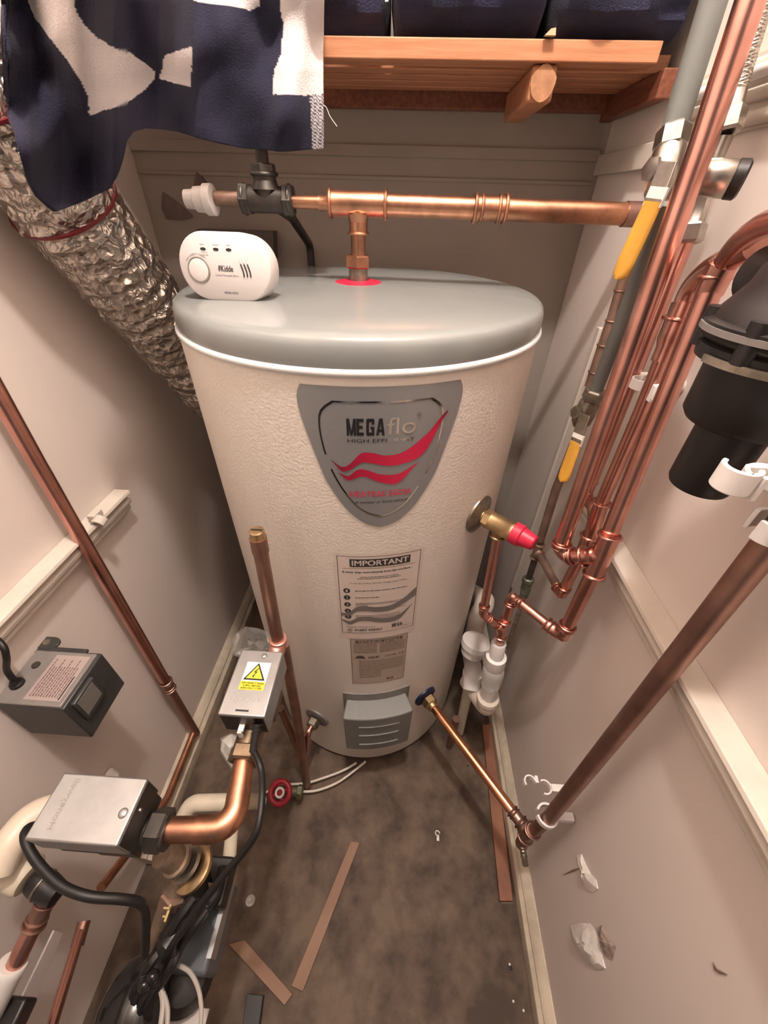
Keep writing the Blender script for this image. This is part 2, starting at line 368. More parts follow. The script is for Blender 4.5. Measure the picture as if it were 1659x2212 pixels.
# important label
C1 = cyl(.0006); C2 = cyl(.0010); C3 = cyl(.0013)
lab = obj('instruction_label', rectm(C1, -.021, .126, .612, .8395, nu=24), PAPER, TH); lab['label'] = 'pale printed instruction sticker with a dark heading'
m = M()
def outline(fn, a, b, c, d, t, m): rectm(fn, a, b, c, c+t, m, 16); rectm(fn, a, b, d-t, d, m, 16); rectm(fn, a, a+t, c, d, m, 1); rectm(fn, b-t, b, c, d, m, 1)
outline(C2, -.016, .1205, .6300, .8345, .0009, m)
rectm(C2, .004, .1025, .8110, .8285, m, 16); rectm(C2, -.008, .112, .8065, .8072, m, 16)
def greek(fn, u0, u1, v, h, m, seed=0, dens=.8):
    rr = random.Random(seed+int(v*1e5)); u = u0
    while u < u1:
        L = rr.uniform(.002, .007)*(h/.0022); L = min(L, u1-u); rectm(fn, u, u+L, v-h/2*rr.uniform(.6, 1), v+h/2, m, 1); u += L+rr.uniform(.0008, .0016)*(h/.0022)
textm('If water drips intermittently from the overflow...', C3, -.008, .107, .7955, .8010, .004, m)
greek(C2, .02, .085, .7865, .0016, m); greek(C2, .016, .088, .7825, .0016, m)
textm('To do this follow the five simple steps below:', C3, .002, .100, .7690, .7735, 0, m)
zs = [.752, .734, .715, .697, .680]
for i, z in enumerate(zs):
    c = C2(-.003, z); N = V((sin(-.003/R), -cos(-.003/R), 0)); ex = V((cos(-.003/R), sin(-.003/R), 0))
    m.add([c+(ex*cos(2*pi*k/20)*.0058+V((0, 0, 1))*sin(2*pi*k/20)*.0062) for k in range(20)], [tuple(range(20))])
greek(C2, .011, .101, .752, .0018, m); greek(C2, .011, .053, .734, .0018, m)
for z in (.719, .7155, .712): greek(C2, .011, .092 if z > .713 else .032, z, .0014, m)
greek(C2, .06, .102, .7, .0012, m)
for z in (.684, .680, .676): greek(C2, .011, .092, z, .0014, m)
textm('Megaflo Advice Line', C3, -.006, .046, .6475, .6515, 0, m)
textm('01603 420357', C3, .008, .060, .6370, .6435, .006, m)
m.ring(C3(-.001, .640), (0, -1, 0), .0036, .0005, 20, 4)
mega(C3, .0775, .0980, .6425, .6520, m); textm('HIGH EFFICIENCY', C3, .0775, .115, .6385, .6405, 0, m)
obj('print', m, INK, lab)
m = textm('IMPORTANT', C3, .008, .099, .8142, .8258, .003)
for i, z in enumerate(zs): textm(str(i+1), C3, -.0045, -.0015, z-.0032, z+.0032, 0, m)
textm('flo', C3, .0985, .1130, .6425, .6530, 0, m)
obj('print', m, PAPER, lab)
m = wave(cyl(.0011), [(-.016, .690), (.0, .693), (.012, .708), (.028, .711), (.05, .707), (.075, .709), (.097, .722), (.1205, .7440)],
     [(-.016, .683), (.0, .683), (.012, .695), (.028, .697), (.05, .693), (.075, .694), (.097, .706), (.1205, .7215)])
wave(cyl(.0011), [(-.016, .672), (.0, .667), (.014, .678), (.03, .681), (.055, .674), (.08, .673), (.095, .68), (.116, .7005)],
     [(-.016, .668), (.0, .656), (.014, .666), (.03, .668), (.055, .661), (.08, .659), (.095, .667), (.116, .700)], m=m)
obj('wave_print', m, WAVEG, lab)
lab = obj('rating_label', rectm(C1, -.002, .112, .440, .609, nu=20), mat('rating_film', (.52, .42, .34), .5), TH)
m = M(); outline(C2, -.0015, .1115, .4405, .6085, .0008, m); rectm(C2, .008, .101, .5955, .6050, m, 14)
for k in range(8): greek(C2, .004, .05, .591-k*.0042, .0016, m, k); greek(C2, .056, .107, .591-k*.0042, .0016, m, k+9)
m.prism([C2(.005, .541), C2(.028, .541), C2(.022, .552), C2(.011, .552)], (0, 0, .0001))
textm('NKIP', C3, .034, .055, .541, .549, .01, m); textm('(GEAB)', C3, .066, .09, .541, .549, 0, m); textm('CE', C3, .096, .107, .541, .550, 0, m)
for k in range(15): greek(C2, .014, .107 if k < 9 else .06, .532-k*.0047, .0015, m, k+30)
mega(C3, .072, .0885, .450, .458, m)
obj('print', m, mat('rating_ink', (.12, .085, .07), .6), lab)
m = textm('TECHNICAL DETAILS', C3, .013, .096, .5975, .6033, .006); textm('flo', C3, .089, .103, .450, .459, 0, m); obj('print', m, PAPER, lab)
# immersion heater cover
def curved_box(u0, u1, z0, z1, d0, d1, n=14, slope=0):
    rs = []
    for i in range(n+1):
        u = u0+(u1-u0)*i/n
        rs.append([cyl(d0)(u, z0), cyl(d1-slope)(u, z0), cyl(d1)(u, z1), cyl(d0)(u, z1)])
    return M().rings(rs)
ic = obj('element_cover', curved_box(-.018, .122, .188, .366, -.002, .046, slope=.004), mat('cover_grey', (.22, .225, .215), .45, bump=.3, bscale=300), TH, bevel=.004)
ic['label'] = 'grey boxy immersion heater cover near the base'
m = curved_box(-.026, .130, .178, .395, -.001, .003); obj('gasket_plate', m, GREYL, ic, bevel=.001)
for z in (.23, .28, .325): obj('rib', curved_box(.012, .094, z, z+.0018, .044, .0468), MATS['cover_grey'], ic)
# lid seal
SE = V((-.083, .753, 1.161))
obj('seal_ring', M().lathe(SE-V((0, 0, .003)), (0, 0, 1), [(0, .040), (.003, .039), (.005, .030), (.006, .012)], 40), REDP, TH)['label'] = 'bright red rubber seal round the top outlet'
# bosses
def radial(th, z, off=0): return CC+V((sin(th)*(R+off), -cos(th)*(R+off), z)), V((sin(th), -cos(th), 0))
b0, n0 = radial(.646, .288); obj('boss_washer', M().lathe(b0-n0*.002, n0, [(0, .031), (.006, .030), (.008, .024), (.009, .012)], 32), BLUEP, TH)['label'] = 'dark blue plastic washer at the cold inlet'
b1, n1 = radial(.86, .853); obj('boss_washer', M().lathe(b1-n1*.003, n1, [(0, .036), (.005, .035), (.010, .022), (.012, .014)], 32), CHROMED, TH)
b2, n2 = radial(-.375, .212); obj('boss_washer', M().lathe(b2-n2*.002, n2, [(0, .034), (.005, .033), (.007, .02)], 32), GREYL, TH)
# ================================================================ FITTING HELPERS
def bead(m, c, ax, r): m.ring(c, ax, r*1.08, r*.17, 28, 8)
def elbow(T, a, b, c, r, L=None, ma=COPPER, beads=True, k=1.10):
    a, b, c = V(a), V(b), V(c); L = L or r*2.6; p = b+(a-b).normalized()*L; q = b+(c-b).normalized()*L; m = M()
    m.tube([p, b, q], r*k, 24, bend=r*1.5)
    if beads: bead(m, p, a-b, r*k); bead(m, q, c-b, r*k); bead(m, p.lerp(b, .28), a-b, r*k*.93); bead(m, q.lerp(b, .28), c-b, r*k*.93)
    return obj('elbow_fitting', m, ma, T)
def coupling(T, c, ax, r, L=None, ma=COPPER, name='coupling'):
    ax = V(ax).normalized(); L = L or r*3; c = V(c); m = M().cyl(c-ax*L/2, c+ax*L/2, r*1.1, seg=28)
    for s in (-1, 1): bead(m, c+ax*s*L/2, ax, r*1.1); bead(m, c+ax*s*L*.28, ax, r*1.03)
    return obj(name, m, ma, T)
def tee(T, c, a1, a2, r, L=None, Lb=None, ma=COPPER, rb=None):
    c = V(c); a1 = V(a1).normalized(); a2 = V(a2).normalized(); L = L or r*2.4; Lb = Lb or r*2.4; rb = rb or r; m = M()
    m.cyl(c-a1*L, c+a1*L, r*1.12, seg=28); m.cyl(c, c+a2*Lb, rb*1.12, seg=28)
    m.cyl(c+a2*r*.8, c+a2*r*1.5, rb*1.4, rb*1.12, seg=28)
    for s in (-1, 1): bead(m, c+a1*s*L, a1, r*1.1)
    bead(m, c+a2*Lb, a2, rb*1.1)
    return obj('tee_fitting', m, ma, T)
def nut(T, c, ax, r, L, ma=BRASS, seg=6, name='nut'):
    ax = V(ax).normalized(); c = V(c)
    return obj(name, M().lathe(c-ax*L/2, ax, [(0, r*.86), (L*.12, r), (L*.88, r), (L, r*.86)], seg), ma, T, ang=20)
def pipe(T, pts, r, ma=COPPER, bend=0, name='pipe'): return obj(name, M().tube(pts, r, 28, bend=bend), ma, T)
# ---------------------------------------------------------------- top outlet pipework
T = thing('hot_outlet_pipe', 'copper pipe rising from the red seal on the lid and crossing to the right wall', 'pipe', SE)
TT = V((-.081, .748, 1.264)); A = V((SE.x, SE.y, 1.16))
pipe(T, [A, TT], .0115, COPPERO); pipe(T, [TT, V((XR, .752, 1.261))], .0142, COPPERO)
tee(T, TT, (1, 0, 0), (0, 0, -1), .0145, L=.042, Lb=.036, ma=COPPERO, rb=.0125)
coupling(T, V((.118, .75, 1.263)), (1, 0, 0), .0145, .045, COPPERO)
obj('socket', M().cyl(V((.318, .752, 1.261)), V((XR, .752, 1.261)), .0158), COPPERD, T)
nut(T, A+V((0, 0, .030)), (0, 0, 1), .021, .018, COPPERO); obj('collar', M().cyl(A, A+V((0, 0, .022)), .0155, seg=28), CHROMED, T)
pipe(T, [TT, V((-.20, .752, 1.265))], .0085, COPPERO)
obj('reducer', M().lathe(TT+V((-.03, 0, 0)), (-1, 0, 0), [(0, .015), (.012, .014), (.018, .010), (.03, .010)], 24), COPPERO, T)
T = thing('valve_cross', 'dark tarnished cross fitting in the shadow behind the alarm with a vertical pipe up', 'pipe fitting', (-.235, .76, 1.24))
c = V((-.222, .757, 1.266))
tee(T, c, (1, 0, 0), (0, 0, 1), .015, L=.035, Lb=.03, ma=STEELD); nut(T, c+V((-.033, 0, 0)), (1, 0, 0), .021, .016, STEELD, 6); nut(T, c+V((.033, 0, 0)), (1, 0, 0), .021, .016, STEELD, 6)
nut(T, c+V((0, 0, .035)), (0, 0, 1), .018, .014, STEELD, 6)
pipe(T, [c+V((0, 0, .03)), c+V((0, 0, .155))], .009, STEELD); pipe(T, [c-V((.03, 0, 0)), c-V((.095, 0, 0))], .0095, COPPERP)
pipe(T, [c, V((-.222, .9, 1.24)), V((-.215, 1.006, 1.19)), V((-.215, 1.006, .95))], .008, STEELD, bend=.02)
cp = c-V((.082, 0, .002))
T = tag(obj('pipe_stopper', M().lathe(cp, (-1, 0, 0), [(0, .014), (.002, .020), (.014, .020), (.016, .017), (.030, .016), (.032, .013), (.046, .012)], 28), WHITEP), 'white stepped plastic pipe cap on the left end of the dark cross fitting', 'pipe cap')
# torn plaster patches on the back wall
rr = random.Random(3)
def blob(name, cpx, cpy, wd, ht, ma, label, cat, plane, dep=.003, seed=1, kind=None):
    rr = random.Random(seed); n = 18; pts = []
    for k in range(n):
        A = 2*pi*k/n; q = rr.uniform(.65, 1.15); pts.append((cpx+cos(A)*wd*q, cpy+sin(A)*ht*q))
    ps = [P(x, y, **plane) for x, y in pts]
    nrm = V((0, -1, 0)) if 'Y' in plane else V((-1, 0, 0)) if plane['X'] > 0 else V((1, 0, 0))
    o = obj(name, M().prism(ps, nrm*dep), ma)
    return tag(o, label, cat) if not kind else tag(o, kind=kind)
T = obj('plaster_patch', M().prism([P(x, y, Y=YB-.001) for x, y in [(425, 370), (440, 385), (462, 410), (470, 430), (452, 455), (432, 440), (418, 410)]], (0, -.003, 0)), CONCD); tag(T, 'upper broken plaster hole in the dark back wall beside the white cap', 'wall damage')
T = obj('plaster_patch', M().prism([P(x, y, Y=YB-.001) for x, y in [(352, 415), (375, 430), (405, 455), (418, 468), (395, 475), (360, 472), (350, 450)]], (0, -.003, 0)), CONCD); tag(T, 'lower broken plaster hole in the back wall next to the foil duct', 'wall damage')
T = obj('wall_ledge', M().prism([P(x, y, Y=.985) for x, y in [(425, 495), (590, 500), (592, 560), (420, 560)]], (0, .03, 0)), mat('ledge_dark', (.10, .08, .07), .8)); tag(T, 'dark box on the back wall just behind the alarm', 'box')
# ---------------------------------------------------------------- RISERS
def px(pts, **k): return [P(x, y, **k) for x, y in pts]
# riser A
T = thing('copper_riser', 'thick bright copper riser, leftmost and tallest of the right wall cluster, ending in an elbow', 'pipe', P(1207, 1203, X=.25), 'copper risers on the right wall')
a0 = P(1645, -70, X=.25); a1 = P(1205, 1202, X=.25); tC = P(1300, 1200, X=.288)
pipe(T, [a0, P(1521, 300, X=.25), P(1328, 850, X=.25), P(1212, 1178, X=.25)], .011)
elbow(T, a0, a1, tC, .0108, L=.024); pipe(T, [a1.lerp(tC, .3), tC], .0105)
# riser C with the tee
T = thing('copper_riser', 'rightmost copper riser bending in from the black filter and dropping to a low elbow', 'pipe', P(1222, 1368, X=.29), 'copper risers on the right wall')
C0 = P(1553, 578, X=.29); cE = P(1215, 1375, X=.29)
pipe(T, cat([P(1740, 462, X=.235), P(1690, 472, X=.245), P(1640, 492, X=.258), P(1600, 522, X=.272), P(1572, 556, X=.284), P(1550, 594, X=.29)], 8), .0088, name='bent_pipe')
obj('neck', M().lathe(P(1570, 556, X=.288), P(1545, 605, X=.29)-P(1570, 556, X=.288), [(0, .0088), (.004, .0125), (.024, .0125), (.03, .0125)], 28), COPPER, T)
c1 = P(1545, 600, X=.29); ax = P(1305, 1183, X=.29)-c1
m = M(); bead(m, c1, ax, .0122); obj('fitting_bead', m, COPPER, T)
pipe(T, [c1, P(1380, 1000, X=.29), P(1305, 1183, X=.29)], .0108)
tee(T, tC, ax, a1-tC, .0115, L=.034, Lb=.026)
pipe(T, [tC, cE], .0105)
hE = P(1107, 1288, Z=cE.z)
elbow(T, tC, cE, hE, .0105, L=.030); pipe(T, [cE, hE], .0082)
# link to the overflow tee
ht = V((hE.x-.012, hE.y-.03, cE.z)) ; tt = P(1088, 1352, Y=hE.y-.005)
T2 = thing('overflow_pipework', 'copper elbow and tee above the clear tundish, joined to the relief valve pipe', 'pipe', tt)
elbow(T2, cE, hE, tt, .0085, L=.020); pipe(T2, [hE, P(1078, 1392, Y=hE.y-.005)], .0083)
tt = P(1086, 1358, Y=hE.y-.005); le = P(1046, 1326, X=.178)
tee(T2, tt, hE-P(1078, 1392, Y=hE.y-.005), le-tt, .0088, L=.024, Lb=.020)
# relief valve
pv = b1+n1*.042; pe = V((pv.x, pv.y, le.z)); pe = P(1043, 1326, X=pv.x)
T3 = thing('relief_valve', 'brass pressure relief valve with a red cap on the right side of the cylinder', 'valve', b1)
m = M().lathe(b1+n1*.006, n1, [(0, .012), (.016, .012), (.018, .016), (.052, .016), (.054, .0175), (.060, .0175)], 32); m.cyl(pv, pv-V((0, 0, .022)), .0125, .0115); m.ring(pv-V((0, 0, .022)), (0, 0, 1), .0125, .0022)
obj('valve_body', m, BRASS, T3); nut(T3, b1+n1*.018, n1, .0165, .014)
obj('cap', M().lathe(b1+n1*.066, n1, [(0, .0185), (.014, .0185), (.016, .016), (.036, .0125), (.038, .010)], 28), REDP, T3)['label'] = 'red twist cap'
T3 = thing('relief_pipe', 'short copper pipe dropping from the brass relief valve to an elbow beside the cylinder', 'pipe', pe)
pipe(T3, [pv-V((0, 0, .02)), pe, tt], .0078, COPPER, bend=.012); elbow(T3, pv, pe, tt, .0078, L=.020)
# tundish
tb = P(1078, 1388, Y=hE.y-.005); td = (P(1050, 1530, Y=hE.y-.02)-tb)
def at(p0, d, t): return p0+d.normalized()*t
T = thing('tundish', 'clear and white plastic tundish hanging under the copper overflow tee', 'tundish', P(1050, 1515, Y=hE.y-.02)); Lt = td.length
obj('inlet_cup', M().lathe(tb, td, [(0, .0135), (.002, .0150), (Lt*.26, .0148)], 28), WHITEP, T)
obj('upper_collar', M().lathe(at(tb, td, Lt*.18), td, [(0, .0178), (.001, .0215), (Lt*.13, .0212), (Lt*.15, .0198)], 32), WHITEC, T)
obj('clear_body', M().lathe(at(tb, td, Lt*.31), td, [(0, .0195), (Lt*.08, .0230), (Lt*.16, .0240), (Lt*.27, .0210), (Lt*.36, .0145)], 32, cap=False), CLEARP, T, solid=.0015)
obj('lower_collar', M().lathe(at(tb, td, Lt*.60), td, [(0, .0160), (.001, .0188), (Lt*.12, .0186), (Lt*.22, .0145), (Lt*.28, .0145)], 32), WHITEC, T)
e0 = at(tb, td, Lt*.80)
T = thing('waste_elbow', 'cream push fit waste elbow under the tundish', 'pipe fitting', at(tb, td, Lt))
m = M().lathe(e0, td, [(0, .0155), (.001, .0250), (.012, .0258), (.014, .0240), (.030, .0240)], 32); e1 = at(e0, td, .030)
m.tube([e1, at(e1, td, .016), P(1010, 1470, Y=hE.y+.07)], .0225, 24, bend=.02); obj('fitting_body', m, WASTE, T)
# waste pipes behind
T = thing('waste_pipe', 'thick white waste pipe run with traps squeezed between cylinder and right wall', 'pipe', (.2, .6, .2))
w1 = P(1030, 1335, X=.225); w2 = P(1014, 1405, X=.235); w3 = P(1012, 1490, X=.215)
obj('upper_pipe', M().tube([P(1010, 1300, X=.27)+V((0, .05, .02)), P(1052, 1300, X=.235), w1, w2], .024, 24, bend=.03), WASTE, T)
sq = P(1028, 1388, X=.205); sv = V((-.15, -.25, -1)).normalized()
obj('socket', M().lathe(sq-sv*.006, sv, [(0, .0265), (.001, .0330), (.016, .0330), (.018, .028), (.040, .026)], 36).lathe(sq-sv*.0065, sv, [(0, .0245), (.004, .0245)], 30), WHITEP, T)
obj('lower_pipe', M().tube([w2, P(1022, 1440, X=.22), P(1018, 1490, X=.215)], .022, 24, bend=.02), WHITEP, T)
obj('socket', M().lathe(P(1022, 1452, X=.22), P(1016, 1492, X=.22)-P(1022, 1452, X=.22), [(0, .024), (.001, .026), (.03, .025)], 32), WHITEC, T)
pipe(T, [P(1012, 1485, X=.215), P(992, 1580, Z=.02)], .013, CREAMP, name='tail_pipe')
T = thing('stub_pipe', 'old stub pipe standing on the floor behind the cold feed pipe', 'pipe', P(970, 1612, Z=0))
pipe(T, [P(970, 1612, Z=0), P(970, 1612, Z=0)+V((.0, .01, .16))], .010, COPPERD)
# riser B
T = thing('copper_riser', 'middle copper riser with stacked reducing fittings, passing behind the cross tee to a low elbow', 'pipe', P(1213, 1288, X=.30), 'copper risers on the right wall')
B1 = P(1455, 715, X=.30); B2 = P(1300, 1085, X=.30); B3 = P(1213, 1285, X=.30)
pipe(T, cat([P(1640, 530, X=.28), P(1575, 560, X=.292), P(1530, 585, X=.298), P(1495, 622, X=.301), P(1472, 672, X=.302), B1], 8), .0108, name='bent_pipe')
for (x, y), q in (((1466, 688), .0135), ((1450, 735), .0115), ((1300, 1086), .0118), ((1274, 1158), .0118)):
    m = M(); bead(m, P(x, y, X=.302), B2-B1, q); obj('fitting_bead', m, COPPER, T)
obj('reducer', M().lathe(P(1480, 655, X=.302), B1-P(1480, 655, X=.302), [(0, .0128), (.028, .0128), (.036, .0130), (.045, .0105), (.06, .0105)], 28), COPPER, T)
pipe(T, [B1, P(1385, 890, X=.30), B2], .0088); pipe(T, [B2, P(1275, 1160, X=.302)], .0105); pipe(T, [P(1275, 1158, X=.302), P(1262, 1185, X=.302), B3], .0088)
obj('coupling_body', M().cyl(P(1274, 1158, X=.302), P(1256, 1204, X=.302), .0112), COPPER, T)
L1 = P(1163, 1192, X=.295); elbow(T, B2, B3, L1, .0085, L=.019); pipe(T, [B3, L1], .0078, COPPERP)
# thin riser behind A
T = thing('copper_riser', 'thin copper riser half hidden behind the thickest one, fed from the plated pressure valve', 'pipe', P(1300, 1100, X=.31), 'copper risers on the right wall')
pipe(T, [P(1484, 515, X=.305), P(1380, 780, X=.305), P(1279, 1040, X=.305)], .0088)
m = M(); bead(m, P(1278, 1040, X=.305), V((0, 0, 1)), .0085); obj('fitting_bead', m, COPPER, T)
obj('swan_neck', M().tube([P(1280, 1035, X=.305), P(1263, 1072, X=.305), P(1283, 1096, X=.305), P(1284, 1130, X=.305)], .0095, 24, bend=.012), COPPER, T)
# upper lever valve line
GX = .275
T = thing('grey_pipe', 'grey plastic pipe descending from the top edge into the upper lever valve', 'pipe', P(1455, 290, X=GX))
pipe(T, [P(1560, -60, X=GX), P(1453, 288, X=GX)], .0125, GREYP)
def lever_valve(T, nutp, bodyp, boltp, h0, h1, X, s=1, plate=CHROME):
    n_ = P(*nutp, X=X); b_ = P(*bodyp, X=X); bo = P(*boltp, X=X-.022); ax = b_-n_
    nut(T, n_, ax, .0165*s, .020*s, plate); nut(T, at(n_, ax, .017*s), ax, .012*s, .012*s, plate, 24, 'collar')
    obj('valve_body', M().lathe(at(b_, ax, -.028*s), ax, [(0, .011*s), (.010*s, .016*s), (.030*s, .017*s), (.046*s, .016*s), (.056*s, .011*s)], 28), plate, T)
    obj('stem_bolt', M().lathe(b_, V((-1, -.4, .1)), [(0, .009*s), (.018*s, .009*s), (.019*s, .011*s), (.023*s, .011*s), (.024*s, .006*s)], 6), plate, T, ang=20)
    a = P(*boltp, X=X-.022*s); b = P(*h0, X=X-.026*s); c = P(*h1, X=X-.030*s); wv = (c-a).cross(V((1, .4, 0))).normalized(); tn = (c-a).cross(wv).normalized()
    m = M(); m.prism([a-wv*.010*s-(c-a).normalized()*.01, a+wv*.010*s-(c-a).normalized()*.01, b+wv*.0112*s, b-wv*.0112*s], tn*.002)
    obj('lever', m, plate, T, bevel=.0005)
    d = (c-b); st = M().box(b-d.normalized()*.004, (.0225*s, .016, .0028), (wv, d.normalized(), tn)); obj('sticker', st, WLAB, T)
    g = M(); L = d.length; ex = wv; rs = []
    for t, hw in [(0, .0110), (.3, .0118), (.75, .0122), (.92, .0112), (.98, .0078), (1.0, .0035)]:
        cc = b+d*t; rs.append([cc+ex*hw*s*cos(q)+tn*.0042*s*sin(q) for q in [2*pi*k/16 for k in range(16)]])
    obj('grip', g.rings(rs), YELL, T)
T = thing('lever_valve', 'plated lever valve with a long yellow sleeve, the upper of two, beside the outlet pipe', 'valve', P(1440, 380, X=GX), 'yellow handled lever valves')
lever_valve(T, (1452, 298), (1436, 372), (1434, 377), (1412, 436), (1335, 603), GX, 1.0)
T = thing('worn_pipe', 'brown stained copper pipe with old joints between the two yellow handled valves', 'pipe', P(1262, 850, X=.30))
q = [(1424, 400), (1395, 490), (1345, 625), (1328, 685), (1300, 765), (1277, 835)]
pipe(T, px(q, X=.295), .0098, COPPERP)
wq = px(q, X=.295)
for k_, t_ in ((2, .05), (3, .1), (3, .75), (4, .55)):
    m = M().ring(wq[k_].lerp(wq[k_+1], t_), P(1277, 835, X=.295)-P(1424, 400, X=.295), .0100, .0014); obj('joint_ring', m, COPPERD, T)
T = thing('grey_pipe', 'slim grey plastic pipe crossing the worn pipe down to the lower lever valve', 'pipe', P(1290, 850, X=.29))
pipe(T, [P(1440, 440, X=.27), P(1400, 545, X=.275), P(1340, 705, X=.28), P(1288, 842, X=.285)], .0092, GREYP, bend=.2)
T = thing('lever_valve', 'tarnished lever valve with a yellow sleeve and white sticker, the lower of two', 'valve', P(1265, 890, X=.285), 'yellow handled lever valves')
lever_valve(T, (1283, 852), (1265, 890), (1260, 910), (1245, 955), (1214, 1040), .285, .92, CHROMED)
T = thing('worn_pipe', 'dark brown pipe below the lower yellow handle ending in a green crusted tap', 'pipe', P(1095, 1400, X=.29))
pipe(T, [P(1252, 930, X=.292), P(1200, 1060, X=.292), P(1167, 1168, X=.292)], .0078, COPPERP)
tee(T, P(1161, 1190, X=.293), P(1167, 1168, X=.293)-P(1150, 1215, X=.293), L1-B3*0-P(1161, 1190, X=.293)+V((.001, -.01, 0)), .0078, L=.018, Lb=.010, ma=COPPERP)
pipe(T, [P(1158, 1200, X=.293), P(1142, 1250, X=.293)], .0066, STEELD)
obj('drain_tap', M().lathe(P(1142, 1248, X=.293), P(1100, 1400, X=.29)-P(1142, 1248, X=.293), [(0, .010), (.002, .0125), (.010, .0125), (.012, .010), (.03, .011), (.05, .009), (.06, .006)], 12), mat('verdigris', (.22, .25, .18), .5, .6, col2=(.08, .08, .06), vscale=60), T)
pipe(T, [P(1128, 1300, X=.293), P(1095, 1400, X=.29)], .005, CHROMED)
# flexible hose and pressure valve
HX = .305
T = thing('braided_hose', 'braided steel flexible hose entering from the top right corner', 'hose', P(1590, 205, X=HX))
h0, h1 = P(1665, -40, X=HX), P(1592, 200, X=HX); m = M(); d = (h1-h0); a, b, c_ = frame(d); N = 90
m.tube([h0, h1], .0062, 16)
obj('core', m, STEELD, T)
m = M()
for s in (-1, 1):
    for ph in range(5):
        m.tube([h0+d*(k/N)+(a*cos(s*k*.42+ph*2*pi/5)+b*sin(s*k*.42+ph*2*pi/5))*.0066 for k in range(N+1)], .0011, 5)
obj('braid', m, CHROME, T)
T = thing('pressure_valve', 'nickel plated pressure reducing valve with a black end cap behind the risers', 'valve', P(1545, 400, X=HX))
q0, q1, q2 = P(1592, 200, X=HX), P(1560, 330, X=HX), P(1525, 395, X=HX)
obj('ferrule', M().lathe(q0, q1-q0, [(0, .0080), (.022, .0080), (.024, .0095), (.030, .0095)], 20), CHROME, T)
nut(T, P(1576, 262, X=HX), q1-q0, .0125, .020, CHROME); pipe(T, [q1+(q0-q1)*.3, q2], .0065, CHROME)
pc = P(1548, 385, X=HX-.018); pd = V((.88, -.45, -.06)).normalized()
obj('valve_body', M().lathe(pc-pd*.025, pd, [(0, .009), (.006, .013), (.022, .0145), (.036, .0145), (.038, .013)], 24), CHROME, T)
obj('cap', M().lathe(pc+pd*.012, pd, [(0, .0150), (.008, .0152), (.010, .013)], 28), BLK, T)['label'] = 'black end cap'
q3 = P(1492, 505, X=HX)
obj('sight_tube', M().lathe(q2, q3-q2, [(0, .011), (.008, .012), (.012, .0098), ((q3-q2).length*.78, .0098), ((q3-q2).length*.82, .011)], 8), CHROME, T)
nut(T, q3, q3-q2, .0135, .018, CHROME)
T = tag(obj('white_pipe', M().cyl(P(1462, 222, X=.33), P(1700, 130, X=.33), .0055), WHITEC), 'thin white pipe stub running along the moulding behind the grey pipe', 'pipe')
# filter housing
FX, FY = .265, .298
T = thing('filter_housing', 'large black water filter housing on the right wall at the right edge', 'water filter', (FX, FY, 1.08))
ctr = V((FX, FY, 0))
obj('lower_barrel', M().lathe(ctr+V((0, 0, 1.078)), (0, 0, 1), [(0, .017), (.002, .0225), (.006, .0242), (.066, .0250)], 48), BLK, T)
obj('upper_barrel', M().lathe(ctr+V((0, 0, 1.136)), (0, 0, 1), [(0, .027), (.003, .036), (.008, .0395), (.040, .0405), (.052, .042)], 48), BLK, T)
m = M().lathe(ctr+V((0, 0, 1.183)), (0, 0, 1), [(0, .044), (.002, .050), (.012, .0515), (.013, .048), (.018, .053), (.026, .054), (.028, .050)], 48)
for k in range(6):
    A = 2*pi*k/6+.5; m.cyl(ctr+V((cos(A)*.048, sin(A)*.048, 1.190)), ctr+V((cos(A)*.048, sin(A)*.048, 1.216)), .007, seg=12)
obj('clamp_ring', m, BLK, T)
obj('clamp_band', M().band(ctr+V((0, 0, 1.188)), (0, 0, 1), (-1, -.6, 0), .0515, .0025, .005, -.5, 1.0), CHROMED, T)
obj('clamp_band', M().band(ctr+V((0, 0, 1.205)), (0, 0, 1), (-1, -.6, 0), .0535, .0015, .004, -1.6, 1.8), GREYL, T)
m = M().lathe(ctr+V((0, 0, 1.208)), (0, 0, 1), [(0, .050), (.006, .049), (.014, .044), (.024, .038), (.034, .036), (.042, .030), (.047, .012)], 40); m.cyl(ctr+V((0, .0, 1.232)), ctr+V((.04, -.10, 1.238)), .026, .028); m.cyl(ctr+V((0, 0, 1.232)), ctr+V((.0, .055, 1.232)), .020)
obj('head', m, mat('head_black', (.018, .014, .014), .5), T)
# clips on the right
T = thing('pipe_clip', 'small white hinged clip behind the upper parts of the risers', 'pipe clip', P(1385, 828, X=.32), 'white pipe clips')
m = M().box(P(1372, 830, X=.315), (.012, .006, .022)); m.box(P(1395, 815, X=.315), (.014, .012, .010)); m.box(P(1392, 838, X=.312), (.004, .008, .03)); obj('clip_body', m, WHITEC, T, bevel=.001)
m = M().band(P(1385, 828, X=.305), (0, 0, 1), (-1, 0, 0), .0105, .002, .012, -2, 1.2); obj('jaw', m, WHITEC, T)
T = thing('pipe_clip', 'small white clip tab gripping between the middle and rightmost risers', 'pipe clip', P(1415, 848, X=.30), 'white pipe clips')
m = M().box(P(1411, 850, X=.297), (.006, .008, .020)).box(P(1418, 848, X=.298), (.006, .008, .018)); obj('clip_body', m, WHITEC, T, bevel=.001)
tag(obj('wall_bobbin', M().lathe(P(1470, 835, X=XR), (-1, 0, 0), [(0, .010), (.008, .009), (.010, .006)], 24), TRIM), 'round painted wall button half hidden behind the rightmost riser', 'wall button')
